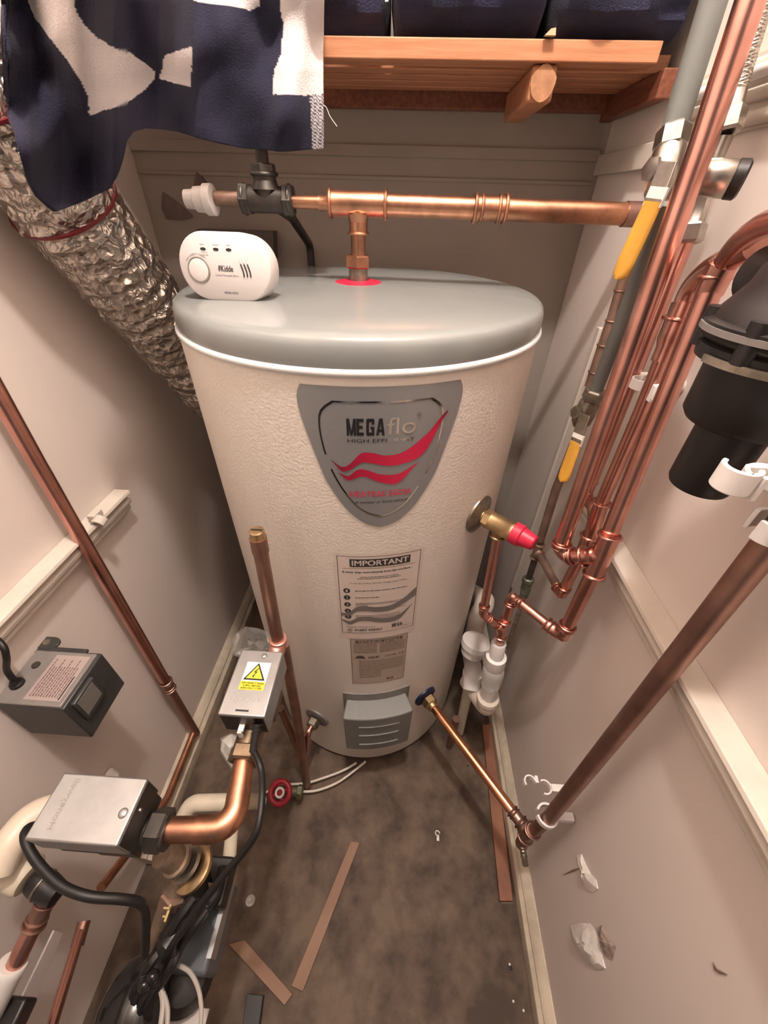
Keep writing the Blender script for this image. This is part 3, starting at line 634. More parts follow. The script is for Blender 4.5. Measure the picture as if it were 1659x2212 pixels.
# big vertical pipe near the camera
bp0 = P(1185, 1768, X=.30); bp1 = V((bp0.x, bp0.y+.008, 1.12)); bp1 = P(1668, 1165, X=.30)
BT = V((bp0.x, bp0.y+.004, .293))
T = thing('cold_feed_riser', 'broad dull copper pipe crossing the lower right wall down to the white ring clip', 'pipe', BT)
pipe(T, [BT, bp0, P(1400, 1500, X=.30), bp1, bp1+(bp1-bp0).normalized()*.25], .0112, COPPERD)
T = thing('cold_inlet_pipe', 'slim shiny copper pipe from the blue washer to a tee by the right skirting', 'pipe', b0)
TEc = P(1143, 1800, X=.298); endp = TEc
pipe(T, [b0+n0*.004, endp], .0108, mat('copper_shiny', (.72, .35, .20), .16, 1))
nut(T, b0+n0*.018, n0, .019, .020, BRASS); nut(T, b0+n0*.032, n0, .014, .012, BRASS, 24, 'collar')
upv = (bp0-TEc).normalized()
coupling(T, endp+(b0-endp).normalized()*.030, b0-endp, .0108, .026, COPPERD)
tee(T, TEc, upv, b0-endp, .0118, L=.026, Lb=.022, ma=COPPERD)
dn = P(1127, 1822, X=.296); obj('drain_body', M().sph(dn, .0125).cyl(TEc, dn, .0105), COPPERD, T)
obj('drain_spout', M().lathe(dn, P(1134, 1862, X=.292)-dn, [(0, .0065), (.012, .0065), (.014, .0055), (.018, .0068), (.021, .0055), (.025, .0068), (.028, .0055), (.040, .006)], 16), CHROMED, T)
# ring clip and double clip
T = thing('pipe_clip', 'white ring clip gripping the foot of the broad copper pipe', 'pipe clip', bp0, 'white pipe clips')
c = P(1181, 1762, X=.30); m = M().band(c, (0, 0, 1), (1, 0, 0), .0150, .0040, .013, -3.1, 2.7); m.box((.329, c.y, c.z-.002), (.036, .013, .014)); obj('clip_body', m, WHITEC, T, bevel=.0008)
T = thing('pipe_clip', 'open double white clip with empty jaws on the wall above the ring clip', 'pipe clip', P(1165, 1695, X=.29), 'white pipe clips')
zc = P(1185, 1700, X=.31).z; c1 = P(1176, 1702, Z=zc); c2 = P(1144, 1690, Z=zc)
m = M().band(c1, (0, 0, 1), (1, 0, 0), .0095, .0030, .012, -2.0, 2.1); m.band(c2, (0, 0, 1), (0, 1, 0), .0085, .0028, .012, -1.5, 2.2)
m.box(((c1.x+.010+XR)/2, c1.y, zc), (XR-c1.x-.010, .012, .012)); m.box((c1+c2)/2+V((0, .008, 0)), (.006, .012, .012)); obj('clip_body', m, WHITEC, T, bevel=.0008)
T = thing('pipe_clip', 'large white double clip over the black filter at the right edge', 'pipe clip', P(1590, 1020, X=.27), 'white pipe clips')
ca = P(1590, 1030, X=.222); zc = ca.z; cb = P(1655, 1050, Z=zc)
m = M().band(ca, (0, 0, 1), (-1, -.2, 0), .0085, .0032, .017, -1.3, 2.6); m.band(cb, (0, 0, 1), (-.2, 1, 0), .012, .003, .017, -1.5, 1.5)
m.box(ca+V((.024, .002, 0)), (.040, .004, .016)); m.box(P(1625, 1052, X=.235), (.004, .004, .018)).box(P(1638, 1056, X=.235), (.004, .004, .018)); m.box(((cb.x+XR)/2+.01, cb.y+.012, zc), (XR-cb.x-.02, .012, .014))
obj('clip_body', m, WHITEC, T, bevel=.0008)
T = thing('pipe_clip', 'large white clip wrapped round the top of the broad copper pipe', 'pipe clip', P(1650, 1130, X=.29), 'white pipe clips')
c = P(1668, 1140, X=.295); m = M().band(c, (0, 0, 1), (1, 0, 0), .012, .0035, .018, -3.0, 2.4); m.box((.326, c.y, c.z), (.042, .014, .016)); obj('clip_body', m, WHITEC, T, bevel=.0008)
# wall marks
def crumple(name, pts, X, th, ma, label, cat, seed):
    rr = random.Random(seed); ps = [P(x, y, X=X-.001) for x, y in pts]; c = sum(ps, V())/len(ps); n = len(ps); m = M()
    rings_ = [[c.lerp(p, s)+V((-th*(1-s*s)*rr.uniform(.5, 1.3)-.0006, 0, 0)) for p in ps] for s in (1.0, .8, .55, .3, .08)]
    base = [p+V((.0005, 0, 0)) for p in ps]; m.rings([base]+rings_); return tag(obj(name, m, ma, ang=25), label, cat)
crumple('filler_lump', [(1232, 2000), (1250, 1993), (1275, 1995), (1288, 2015), (1300, 2040), (1302, 2070), (1308, 2092), (1290, 2095), (1265, 2075), (1245, 2050), (1236, 2030)], XR, .012, FILLER, 'large ragged lump of white filler on the lower right wall', 'wall filler', 4)
crumple('filler_lump', [(1290, 2003), (1303, 1998), (1316, 2030), (1330, 2045), (1322, 2075), (1305, 2062), (1296, 2030)], XR, .006, mat('filler_dirty', (.5, .43, .38), .8, col2=(.22, .16, .13), vscale=80), 'torn dirty edge beside the large white filler lump', 'wall filler', 5)
crumple('wall_plug', [(1246, 1848), (1256, 1845), (1266, 1868), (1276, 1888), (1288, 1900), (1292, 1920), (1280, 1928), (1266, 1920), (1262, 1898), (1252, 1870)], XR, .007, FILLER, 'small split white wall plug sticking out above the filler lump', 'wall plug', 6)
crumple('wall_scuff', [(1258, 1874), (1240, 1882), (1216, 1890), (1238, 1878)], XR, .001, mat('scuff', (.25, .18, .15), .8), 'short dark scratch beside the small wall plug', 'wall mark', 7)
crumple('wall_scuff', [(1540, 2078), (1548, 2092), (1572, 2106), (1556, 2104), (1544, 2096)], XR, .001, mat('scuff', (.25, .18, .15), .8), 'small dark smudge low on the right wall near the corner of view', 'wall mark', 8)
# ================================================================ ALARM
AX, AY = -.2395, .577
T = thing('carbon_monoxide_alarm', 'white oval carbon monoxide alarm standing on the left of the cylinder lid', 'alarm', (AX, AY, 1.158))
aw, ah, ad = .0615, .0385, .036
tilt = radians(-7); yaw_ = radians(-3)
ex = V((cos(yaw_), sin(yaw_), 0)); nf = V((sin(yaw_), -cos(yaw_), 0)); ez = V((0, 0, 1)); ezt = (ez*cos(tilt)+nf*sin(tilt)); nft = (nf*cos(tilt)-ez*sin(tilt))
AO = V((AX, AY, 1.1585))+ezt*ah
def stadium(s, w, h, r, n=10):
    out = []
    for cx_, cy_, a0 in ((w-r, h-r, 0), (-(w-r), h-r, pi/2), (-(w-r), -(h-r), pi), (w-r, -(h-r), 3*pi/2)):
        for k in range(n+1):
            A = a0+pi/2*k/n; out.append((s*(cx_+r*cos(A)), s*(cy_+r*sin(A))))
    return out
def aring(s, d): return [AO+ex*u+ezt*v-nft*d for u, v in stadium(s, aw, ah, .0375)]
obj('case', M().rings([aring(.955, 0), aring(.985, .0012), aring(1, .004), aring(1, ad-.003), aring(.97, ad)]), ALARMW, T, ang=50)
am = planemap(AO+nft*.0003, ex, ezt)
bt = AO+ex*-.035+ezt*-.004
m = M().ring(bt+nft*.0006, nft, .0142, .0009, 32, 6); bu = obj('test_button', M().lathe(bt, nft, [(0, .0132), (.0014, .0130), (.0020, .0115), (.0022, .002)], 32), ALARMW, T); obj('button_rim', m, mat('rim_grey', (.25, .22, .2), .5), bu)
for x in (-.0245, -.0075, .0095):
    obj('indicator', M().add([AO+ex*(x+.0038*cos(2*pi*k/20))+ezt*(.0195+.0016*sin(2*pi*k/20))+nft*.0005 for k in range(20)], [tuple(range(20))]), BLACK, T, flat=True)
for i, x in enumerate((.0245, .0290, .0335)):
    ps = [AO+ex*(x+.002*sin(t*1.6)-.001)+ezt*(.002-.0095*t)+nft*.0004 for t in [k/6-.5+.25 for k in range(10)]]
    obj('vent_slot', M().tube(ps, .00085, 6), BLACK, T)
    obj('vent_ridge', M().tube([AO+ex*(x+.002*sin(t*1.6)-.001)+ezt*(.002-.0095*t)+nft*.0002 for t in [k/6-.9 for k in range(4)]], .0006, 6), WHITEC, T)
m = textm('Kidde', am, -.0045, .0115, -.0045, .0022, .01); textm('Carbon Monoxide Alarm', am, -.0135, .0175, -.0100, -.0076, 0, m)
textm('MODEL: K5CO', am, -.0045, .0140, -.0300, -.0275, .01, m)
textm('Alarm', am, -.0280, -.0220, .0235, .0252, 0, m); textm('Operate', am, -.0115, -.0030, .0230, .0252, 0, m); textm('Fault', am, .0070, .0125, .0235, .0252, 0, m)
textm('Move To', am, -.0275, -.0195, .0150, .0165, 0, m); textm('Fresh Air', am, -.0275, -.0185, .0122, .0138, 0, m)
textm('TEST WEEKLY / RESET', lambda u, v: AO+ex*(-.035+cos(pi*.83-u)*(.0168+v))+ezt*(-.004+sin(pi*.83-u)*(.0168+v))+nft*.0004, 0, 1.75, 0, .0018, 0, m)
m.prism([AO+ex*(-.0068+.0016*cos(A)+.0006*sin(A))+ezt*(-.001+.0034*sin(A))+nft*.0003 for A in [2*pi*k/14 for k in range(14)]], nft*.0001)
obj('lettering', m, mat('alarm_ink', (.12, .10, .11), .6), T)
# ================================================================ SHELF
ZS = 1.417
T = thing('slatted_shelf', 'orange pine slatted airing shelf above the cylinder', 'shelf', (.1, .88, ZS))
obj('slat', M().bb(-.54, .312, .785, .818, ZS, ZS+.020), WOOD, T, bevel=.0015)
for y in (.835, .872, .909, .946): obj('slat', M().bb(-.54, XR-.002, y, y+.026, ZS, ZS+.018), WOOD, T, bevel=.0015)
bt_ = obj('batten', M().box((.170, .885, ZS-.0185), (.034, .185, .036)), WOOD, T, bevel=.004); bt_['label'] = 'stub batten with a rough sawn front end under the slats'
obj('sawn_end', M().prism([(.170+.0168*cos(A)*(1+.06*sin(5*A)), .7915, ZS-.0185+.0175*sin(A)*(1+.05*cos(4*A))) for A in [2*pi*k/20 for k in range(20)]], (0, -.002, 0)), WOODY, bt_)
obj('wall_batten', M().bb(XR-.020, XR-.001, .80, YB-.01, ZS-.030, ZS), WOODR, T, bevel=.002)
obj('rear_batten', M().bb(-.54, XR-.01, .985, YB-.013, ZS-.02, ZS+.018), WOODR, T, bevel=.002)
# ---------------------------------------------------------------- towels
def towel_blob(x0, x1, y0, y1, z0, z1, seed, label):
    m = M(); nx, nt = 40, 36; rs = []
    cy_, cz = (y0+y1)/2, (z0+z1)/2
    for i in range(nx+1):
        t = i/nx; x = x0+(x1-x0)*t; e = min(1, (min(t, 1-t)*18))**.5; e = max(e, .02); row = []
        for k in range(nt):
            A = 2*pi*k/nt; ca, sa = cos(A), sin(A); sq = lambda c, p: math.copysign(abs(c)**p, c)
            yy = (y1-y0)/2*sq(ca, .6)*e; zz = (z1-z0)/2*sq(sa, .5)*(.5+.5*e)
            n = noise.noise(V((x*9+seed, ca*1.3, sa*1.3)))*.022+noise.noise(V((x*26+seed, ca*3, sa*2)))*.008
            if sa < -.6: n *= .1
            row.append(V((x, cy_+yy+n*ca, max(z0+.0005, cz+zz+n*sa))))
        rs.append(row)
    return tag(obj('folded_towel', m.rings(rs), NAVY), label, 'towel', 'dark navy towels lying on the shelf')
towel_blob(-.150, -.045, .80, .985, ZS+.0205, 1.62, 1, 'dark navy towel on the shelf next to the hanging striped towel')
towel_blob(-.043, .165, .775, .985, ZS+.0205, 1.62, 5, 'wide dark navy towel at the middle of the shelf')
towel_blob(.167, .342, .770, .985, ZS+.0205, 1.60, 9, 'dark navy towel slumped at the right end of the shelf')
tag(obj('towel_label', M().prism([(-.046, .772, 1.462), (-.042, .771, 1.462), (-.041, .775, 1.475), (-.043, .776, 1.49), (-.047, .775, 1.48)], (0, .002, 0)), WLAB), 'small white tag between two navy towels on the shelf', 'tag')
tag(obj('towel_corner', M().prism([(.158, .777, ZS+.021), (.172, .777, ZS+.021), (.171, .779, ZS+.028), (.165, .779, ZS+.027)], (0, .006, 0)), mat('beige_cloth', (.42, .30, .18), .9)), 'small beige cloth corner poking out under the navy towels', 'cloth')
# hanging towel: draped cloth with folds
bot = [(8, 60), (14, 200), (22, 262), (35, 292), (45, 345), (60, 392), (80, 425), (105, 447), (118, 457), (150, 446), (200, 424), (235, 405), (250, 383), (262, 345), (272, 300), (285, 284), (310, 277), (350, 278), (380, 283), (450, 304), (520, 319), (600, 326), (660, 323), (697, 321)]
def tdepth(x, y):
    b = interp([(0, .50), (60, .49), (130, .515), (200, .56), (240, .60), (340, .64), (420, .70), (520, .735), (640, .752), (700, .765)], x)
    f = .022*sin((x-.25*y)/34.)*max(0, min(1, (420-x)/200))+.010*sin((x+.15*y)/58.)
    l1 = math.exp(-(((x-250)-(y-60)*.35)/95)**2)*max(0, 1-y/260)
    l2 = math.exp(-((x-640+(y-150)*.25)/26)**2)*.012
    return b+f-.05*l1-l2+noise.noise(V((x/120., y/160., 0)))*.028+noise.noise(V((x/50., y/90., 3)))*.006
def inpoly(x, y, pl):
    c = False; n = len(pl)
    for i in range(n):
        x1, y1 = pl[i]; x2, y2 = pl[(i+1) % n]
        if (y1 > y) != (y2 > y) and x < (x2-x1)*(y-y1)/(y2-y1)+x1: c = not c
    return c
WH = [[(58, -80), (150, -80), (165, 20), (178, 50), (205, 78), (245, 102), (275, 110), (305, 128), (335, 152), (332, 170), (310, 192), (280, 215), (245, 230), (215, 236), (192, 246), (190, 205), (175, 170), (150, 130), (110, 80), (80, 40), (62, 0)],
      [(352, 116), (412, 100), (408, 186), (342, 168), (346, 150)],
      [(400, -80), (560, -80), (562, 10), (540, 22), (430, 8), (400, -5)],
      [(594, -80), (710, -80), (710, 204), (655, 208), (590, 206), (594, 160), (608, 120), (614, 60), (604, 20)]]
GR = [(667, 206), (700, 206), (700, 330), (674, 330)]
m = M(); NX, NY = 230, 300; xs = [8+(698-8)*i/NX for i in range(NX+1)]; cols = []
for j in range(NY+1):
    for i, x in enumerate(xs):
        yb = interp(bot, x); y = -420+(yb+420)*j/NY; xx = x
        m.v.append(P(xx, y, Y=tdepth(xx, max(y, -90))+max(0, -60-y)*.0004))
        rx = noise.noise(V((x/6., y/6., 5)))*1.6
        if any(inpoly(x+rx, y+rx, pl) for pl in WH): cols.append((.60, .55, .54, 1))
        elif inpoly(x, y, GR): q = .5 if (int(x*1.1)+int(y*.55)) % 2 else .06; cols.append((q, q*.96, q*1.05, 1))
        else: cols.append((.009, .009, .028, 1))
for j in range(NY):
    for i in range(NX):
        a = j*(NX+1)+i; m.f.append((a, a+NX+1, a+NX+2, a+1)); m.mi.append(0)
tw = tag(obj('hanging_towel', m, TOWEL, solid=.004, ang=180), 'navy towel with white bands hanging over the left end of the shelf', 'towel')
ca = tw.data.color_attributes.new('Col', 'FLOAT_COLOR', 'POINT')
for i, c in enumerate(cols): ca.data[i].color = c
tag(obj('loose_thread', M().tube([P(x, y, Y=.76) for x, y in [(693, 222), (705, 232), (712, 250), (722, 265), (728, 273)]], .0005, 6), WHITEC, tw))
# ================================================================ DUCT
dp = [P(-120, 60, X=-.475), P(-40, 190, X=-.475), P(60, 330, X=-.475), P(140, 440, X=-.475), P(210, 530, X=-.472), P(275, 612, X=-.468), P(330, 682, X=-.465), P(390, 760, X=-.462), P(450, 850, X=-.45)+V((.02, .0, 0))]
def cat(ps, n):
    out = []
    for i in range(len(ps)-1):
        p0, p1, p2, p3 = ps[max(i-1, 0)], ps[i], ps[i+1], ps[min(i+2, len(ps)-1)]
        for k in range(n):
            t = k/n; out.append(.5*((2*p1)+(p2-p0)*t+(2*p0-5*p1+4*p2-p3)*t*t+(3*p1-p0-3*p2+p3)*t**3))
    return out+[ps[-1]]
dc = cat(dp, 14)
def crf(i, k): return 1+.03*sin(i*1.25)+.05*noise.noise(V((i*.5, cos(2*pi*k/72)*3, sin(2*pi*k/72)*3)))+.05*noise.noise(V((i*1.1, cos(2*pi*k/72)*9, sin(2*pi*k/72)*9)))
T = thing('foil_duct', 'crinkled silver foil ventilation duct sloping down behind the left of the cylinder', 'duct', dc[40])
obj('duct_sleeve', M().tube(dc, .068, 72, fn=crf), FOIL, T, ang=80)
for s0, s1 in ((15, 16), (41, 42)):
    pp = [dc[s0], dc[s0].lerp(dc[s1], .8)]; obj('tape_band', M().tube(pp, .0725, 40), REDTAPE, T)['label'] = 'dark red tape band round the duct'
# ================================================================ LEFT WALL PIPE
T = thing('wall_pipe', 'long copper pipe running down the left wall and turning forward at the floor', 'pipe', P(420, 1580, X=-.53))
lp = [P(-70, 735, X=-.525), P(80, 1000, X=-.528), P(355, 1468, X=-.53)]
pipe(T, lp, .0112, COPPER); coupling(T, P(362, 1480, X=-.53), lp[2]-lp[1], .0112, .034, COPPERD)
pipe(T, [P(358, 1475, X=-.53), P(424, 1584, X=-.53)], .0100, COPPERD)
pipe(T, [P(420, 1578, X=-.53), P(362, 1722, X=-.53), P(300, 1812, X=-.53), P(218, 1918, X=-.525)], .0085, COPPERO, name='floor_run')
T = tag(obj('rail_hook', M().band(P(215, 1128, X=-.525), (0, 1, .2), (0, 0, 1), .007, .0045, .016, -2.6, 1.6).box(P(205, 1112, X=-.535), (.014, .022, .010)), mat('painted_clip', (.55, .5, .44), .5), bevel=.001), 'small paint covered pipe clip on the end of the left rail', 'pipe clip')
tag(obj('wall_cone', M().lathe(P(235, 1678, X=-.555), (1, 0, 0), [(0, .016), (.015, .010), (.020, .004)], 20), FILLER), 'little white cone of filler on the left wall behind the near metal box', 'wall filler')
# ================================================================ TRANSFORMER
T = thing('transformer_box', 'black transformer box with a printed top plate fixed to the left wall', 'transformer', (-.51, .272, .60))
zt = .70; x0, x1, y0, y1 = -.556, -.456, .229, .318
m = M().bb(x0, x1, y0, y1, zt-.098, zt-.004); m.bb(x1-.004, x1+.006, y0+.01, y1-.035, zt-.060, zt-.010); obj('case', m, TRAFO, T, bevel=.0025)
fp = obj('face_plate', M().bb(x0-.002, x1-.004, y0+.002, y1-.004, zt-.006, zt), GREYL, T, bevel=.0015)
tm = planemap((0, 0, zt+.0006), (1, 0, 0), (0, 1, 0)); lb = obj('rating_sticker', M().bb(-.520, -.466, .238, .308, zt, zt+.0005), mat('sticker_pinkish', (.36, .29, .27), .5), fp)
m = M()
tl = lambda u, v: V((-.466-v, .308-u, zt+.0008))
# rows of fine print run along the depth of the box
for k in range(11): greek(lambda u, v: V((-.516+v, .243+u, zt+.0008)), 0, .058-(.012 if k % 3 else 0), .002+k*.0041, .0017, m, k+50)
obj('print', m, mat('print_red', (.12, .06, .06), .6), lb)
m = M().bb(-.470, -.4685, .24, .275, zt+.0004, zt+.001); obj('print_bar', m, BLACK, lb)
obj('highlight_strip', M().bb(x1+.005, x1+.0065, y0+.014, y1-.042, zt-.050, zt-.014), mat('highlight_grey', (.16, .15, .14), .4), T)  # lighter grey strip painted in as a highlight on the case side
m = M().prism([(-.548+.016*cos(A)-(.012 if abs(A-pi) < pi/2 else 0), .328+.011*sin(A), zt-.004) for A in [2*pi*k/24 for k in range(24)]], (0, 0, .004)); m.bb(-.56, -.48, .310, .322, zt-.006, zt-.001); obj('mounting_lug', m, TRAFO, T, bevel=.001)
obj('screw', M().lathe((-.552, .328, zt), (0, 0, 1), [(0, .006), (.002, .005), (.003, .001)], 16), CHROMED, T)
g0 = P(38, 1478, Z=zt)
obj('cable_gland', M().lathe(g0, (0, 0, 1), [(0, .0095), (.004, .009), (.005, .006), (.009, .006)], 20), BLK, T)
obj('screw', M().lathe(P(78, 1437, Z=zt), (0, 0, 1), [(0, .006), (.002, .0055), (.003, .001)], 16), STEELD, T)
cab = cat([g0, g0+V((-.001, .004, .03)), P(14, 1420, Z=.77), P(2, 1390, Z=.79), P(-50, 1350, Z=.80)], 8)
tag(obj('cable', M().tube(cab, .0042, 12), BLKR), 'black cable arching from the top of the transformer off the left edge', 'cable')
cab = [V((-.50, .225, .618)), V((-.475, .215, .60)), P(192, 1625, X=-.50), P(214, 1643, X=-.51)]
# ================================================================ VALVE ACTUATORS
def actuator(T, x0, x1, y0, y1, zt, h, body=STEEL, side=STEEL):
    o = obj('cover', M().bb(x0, x1, y0, y1, zt-h, zt), body, T, bevel=.0022); return o
ZA = .702
T = thing('valve_actuator', 'zinc metal valve actuator with a yellow electrical warning label in front of the cylinder', 'valve actuator', (-.20, .285, .60), 'metal zone valve actuators')
ax0, ax1, ay0, ay1 = -.2355, -.168, .235, .337
cv = actuator(T, ax0, ax1, ay0, ay1, ZA, .048)
obj('rivet', M().sph((-.196, .327, ZA), .0045, (1, 1, .5)), STEEL, cv)
pm = lambda off: (lambda u, v: V((u, v, ZA+off)))
lb = obj('warning_label', M().bb(-.2185, -.1815, .272, .316, ZA, ZA+.0004), WLAB, cv); lb['label'] = 'white and yellow electrical danger sticker'
obj('yellow_panel', M().bb(-.2185, -.1815, .272, .285, ZA, ZA+.0006), YLAB, lb)
obj('triangle', M().prism([(-.2165, .2870, ZA+.0005), (-.1835, .2870, ZA+.0005), (-.200, .3145, ZA+.0005)], (0, 0, .0004)), BLACK, lb, flat=True)
obj('triangle_fill', M().prism([(-.2125, .2893, ZA+.0009), (-.1875, .2893, ZA+.0009), (-.200, .3105, ZA+.0009)], (0, 0, .0003)), YLAB, lb, flat=True)
z_ = ZA+.0013; bolt = [(-.1985, .3060), (-.2035, .2985), (-.2005, .2990), (-.2030, .2935), (-.2045, .2940), (-.2022, .2900), (-.2005, .2940), (-.2018, .2935), (-.1975, .3005), (-.2005, .3000), (-.1968, .3060)]
obj('lightning_bolt', M().prism([(x, y, z_) for x, y in bolt], (0, 0, .0002)), BLACK, lb, flat=True)
m = textm('DISCONNECT MAINS', pm(.0009), -.2165, -.1835, .2808, .2836, .01); textm('SUPPLY BEFORE', pm(.0009), -.2135, -.1865, .2768, .2796, .01, m); textm('REMOVING COVER', pm(.0009), -.2155, -.1845, .2730, .2757, .01, m)
obj('lettering', m, BLACK, lb)
obj('embossed_lettering', textm('Honeywell', pm(.0005), -.2260, -.1780, .2540, .2625), mat('emboss_bright', (.85, .85, .84), .25, .9), cv)
obj('slot', M().bb(-.212, -.193, .241, .2435, ZA, ZA+.0003), BLACK, cv)
obj('end_plate', M().bb(ax0+.003, ax1-.003, ay0-.0005, ay0+.004, ZA-.047, ZA-.003), STEELD, cv)
obj('chassis', M().bb(ax0+.002, ax1-.004, ay0+.004, ay1-.002, ZA-.056, ZA-.046), STEELD, T)
obj('lever_tab', M().bb(-.209, -.201, ay0-.010, ay0, ZA-.030, ZA-.026).bb(-.2095, -.2035, ay0-.012, ay0-.008, ZA-.050, ZA-.028), WHITEC, T, bevel=.0005)
gl = V((-.180, ay0-.003, ZA-.014))
m = M()
for k in range(5): m.lathe(gl+V((0, -.0048*k, -.003*k)), (0, -1, -.6), [(0, .0075-.0006*k), (.0025, .0075-.0006*k)], 18)
m.cyl(gl, gl+V((0, -.03, -.018)), .0052); obj('cable_gland', m, BLK, T)
ZP = .640
m = M().cyl((-.200, .335, ZP), (-.200, .215, ZP), .019, seg=28).box((-.200, .285, ZP), (.055, .045, .036)); obj('valve_body', m, mat('brown_brass', (.32, .23, .15), .42, .9, col2=(.18, .13, .09), vscale=40), T)
nut(T, (-.197, .207, ZP), (0, 1, 0), .025, .020, mat('brown_brass', (.32, .23, .15), .42, .9, col2=(.18, .13, .09), vscale=40))
# black side knob
obj('side_lug', M().bb(-.252, -.236, .262, .282, .648, .668), BLK, T, bevel=.003)
T = thing('return_pipe', 'thick copper pipe with a soldered elbow linking the two metal actuators', 'pipe', (-.2, .15, ZP))
e_ = P(504, 1790, Z=ZP); e0_ = V((-.199, .205, ZP)); e1_ = P(352, 1793, Z=ZP)
pipe(T, [e0_, e_, e1_], .0142, COPPERO, bend=.02)
m = M().tube([e_.lerp(e0_, .52), e_, e_.lerp(e1_, .52)], .0156, 28, bend=.024); obj('elbow_fitting', m, COPPERO, T)
nut(T, e1_+V((-.004, 0, 0)), (1, 0, 0), .024, .022, STEELD)
# actuator 2
T = thing('valve_actuator', 'zinc metal valve actuator lying sideways in the near left corner with stamped lettering', 'valve actuator', (-.34, .12, .60), 'metal zone valve actuators')
bx0, bx1, by0, by1, ZB = -.398, -.291, .088, .154, .702
cv = actuator(T, bx0, bx1, by0, by1, ZB, .040)
obj('rivet', M().sph((-.301, .118, ZB), .0055, (1, 1, .5)), STEEL, cv)
obj('end_plate', M().bb(bx1-.002, bx1+.0008, by0+.002, by1-.002, ZB-.039, ZB-.003), STEELD, cv); obj('screw', M().sph((bx1+.001, .125, ZB-.014), .003), CHROME, cv)
obj('embossed_lettering', textm('Honeywell', lambda u, v: V((-.381+v, by0+.010+u, ZB+.0004)), 0, .050, 0, .009), mat('emboss_dull', (.38, .37, .35), .4, .7), cv)
obj('chassis', M().bb(bx0+.012, bx1-.0, by0+.002, by1-.004, ZB-.062, ZB-.040), STEELD, T, bevel=.002)
m = M().cyl((bx1-.07, .114, ZP), (bx1+.026, .114, ZP), .018).box((bx1-.03, .114, ZP), (.05, .045, .034)); obj('valve_body', m, STEELD, T)
# cables
cb = cat([gl+V((0, -.028, -.017)), P(563, 1660, Z=.66), P(566, 1720, Z=.665), P(556, 1790, Z=.66), P(530, 1835, Z=.64), P(480, 1895, Z=.60), P(430, 1960, Z=.56), P(380, 2030, Z=.50), P(350, 2080, Z=.46)], 10)
tag(obj('cable', M().tube(cb, .0046, 14), BLKR), 'black cable hanging from the labelled actuator down past the copper elbow', 'cable')
cb = cat([P(88, 1782, Z=.655), P(60, 1790, Z=.665), P(55, 1815, Z=.67), P(80, 1862, Z=.665), P(130, 1912, Z=.66), P(190, 1936, Z=.655), P(260, 1942, Z=.64), P(300, 1950, Z=.62), P(314, 1975, Z=.59), P(314, 2040, Z=.54), P(312, 2060, Z=.52)], 10)
tag(obj('cable', M().tube(cb, .0052, 14), BLKR), 'thick black cable looping from the sideways actuator across the near left corner', 'cable')
# standpipe
SP0 = P(602, 1388, Z=.655)
T = thing('air_vent_pipe', 'upright copper pipe with a slotted brass cap in front of the cylinder', 'pipe', SP0)
st = P(558, 1165, Y=SP0.y+.01)
pipe(T, [SP0, P(593, 1350, Y=SP0.y), st], .0108, COPPERD); m = M().cyl(st-(st-SP0).normalized()*.022, st+(st-SP0).normalized()*.004, .0122); obj('socket', m, COPPERD, T)
d_ = (st-SP0).normalized(); nut(T, st+d_*.010, d_, .0105, .014, BRASS, 20, 'cap'); obj('cap_slot', M().box(st+d_*.0172, (.016, .0022, .0012)), BLACK, T)
pe_ = V((-.199, .330, ZP+.005)); m = M().tube([SP0+d_*.012, SP0+V((0, 0, -.006)), pe_], .0142, 28, bend=.022); m.ring(SP0+d_*.010, d_, .0135, .002); obj('elbow_fitting', m, mat('copper_salmon', (.78, .42, .34), .4, .9), T)
T = thing('drop_pipe', 'dull copper pipe slanting down behind the labelled actuator to the floor', 'pipe', P(664, 1702, Z=.0))
pipe(T, [P(612, 1392, Z=.62), P(640, 1540, Y=.385), P(664, 1702, Z=.0)], .0105, COPPERD)
b2e = b2+n2*.045; pipe(T, [b2+n2*.02, b2e, P(662, 1625, Y=b2e.y-.01)], .0085, COPPER, bend=.01, name='branch_pipe'); nut(T, b2+n2*.018, n2, .0165, .02, CHROMED)
pipe(T, [P(606, 1530, Z=.35), P(655, 1640, Z=.14)], .009, COPPERD, name='branch_pipe')
# gate valve
T = thing('gate_valve', 'small valve with a round red handwheel on the floor left of the white cables', 'valve', P(605, 1725, Z=.03))
hw = P(605, 1712, Z=.105); hn = V((0, -.35, 1)).normalized(); m = M().ring(hw, hn, .0235, .0068, 32, 10)
fa, fb, fc = frame(hn)
for k in range(4): A = k*pi/2+.4; m.cyl(hw, hw+(fa*cos(A)+fb*sin(A))*.023, .004, seg=8)
obj('handwheel', m, REDH, T)['label'] = 'red painted handwheel'
obj('hub', M().ring(hw+hn*.005, hn, .0095, .0028, 24, 8), WHITEC, T); obj('stem', M().cyl(hw, hw-hn*.05, .0045), BRASS, T)
vb = hw-hn*.055; obj('valve_body', M().cyl(vb+V((-.035, 0, 0)), vb+V((.045, 0, 0)), .012).cyl(vb, vb+hn*.03, .011), mat('green_brass', (.23, .22, .12), .5, .5, col2=(.10, .10, .06), vscale=50), T)
for s in (-.03, .04): nut(T, vb+V((s, 0, 0)), (1, 0, 0), .017, .014, mat('green_brass', (.2, .2, .1)))
# cream pipes
T = thing('cream_pipe', 'cream painted pipe loop low behind the thick copper elbow', 'pipe', P(500, 1760, Z=.30))
obj('pipe', M().tube([P(385, 1790, Z=.34), P(412, 1735, Z=.37), P(520, 1732, Z=.37), P(562, 1730, Z=.22)], .0145, 24, bend=.022), CREAMP, T)
obj('branch', M().tube([P(505, 1745, Z=.36), P(495, 1860, Z=.33), P(489, 1890, Z=.30)], .0115, 20, bend=.02), CREAMP, T)
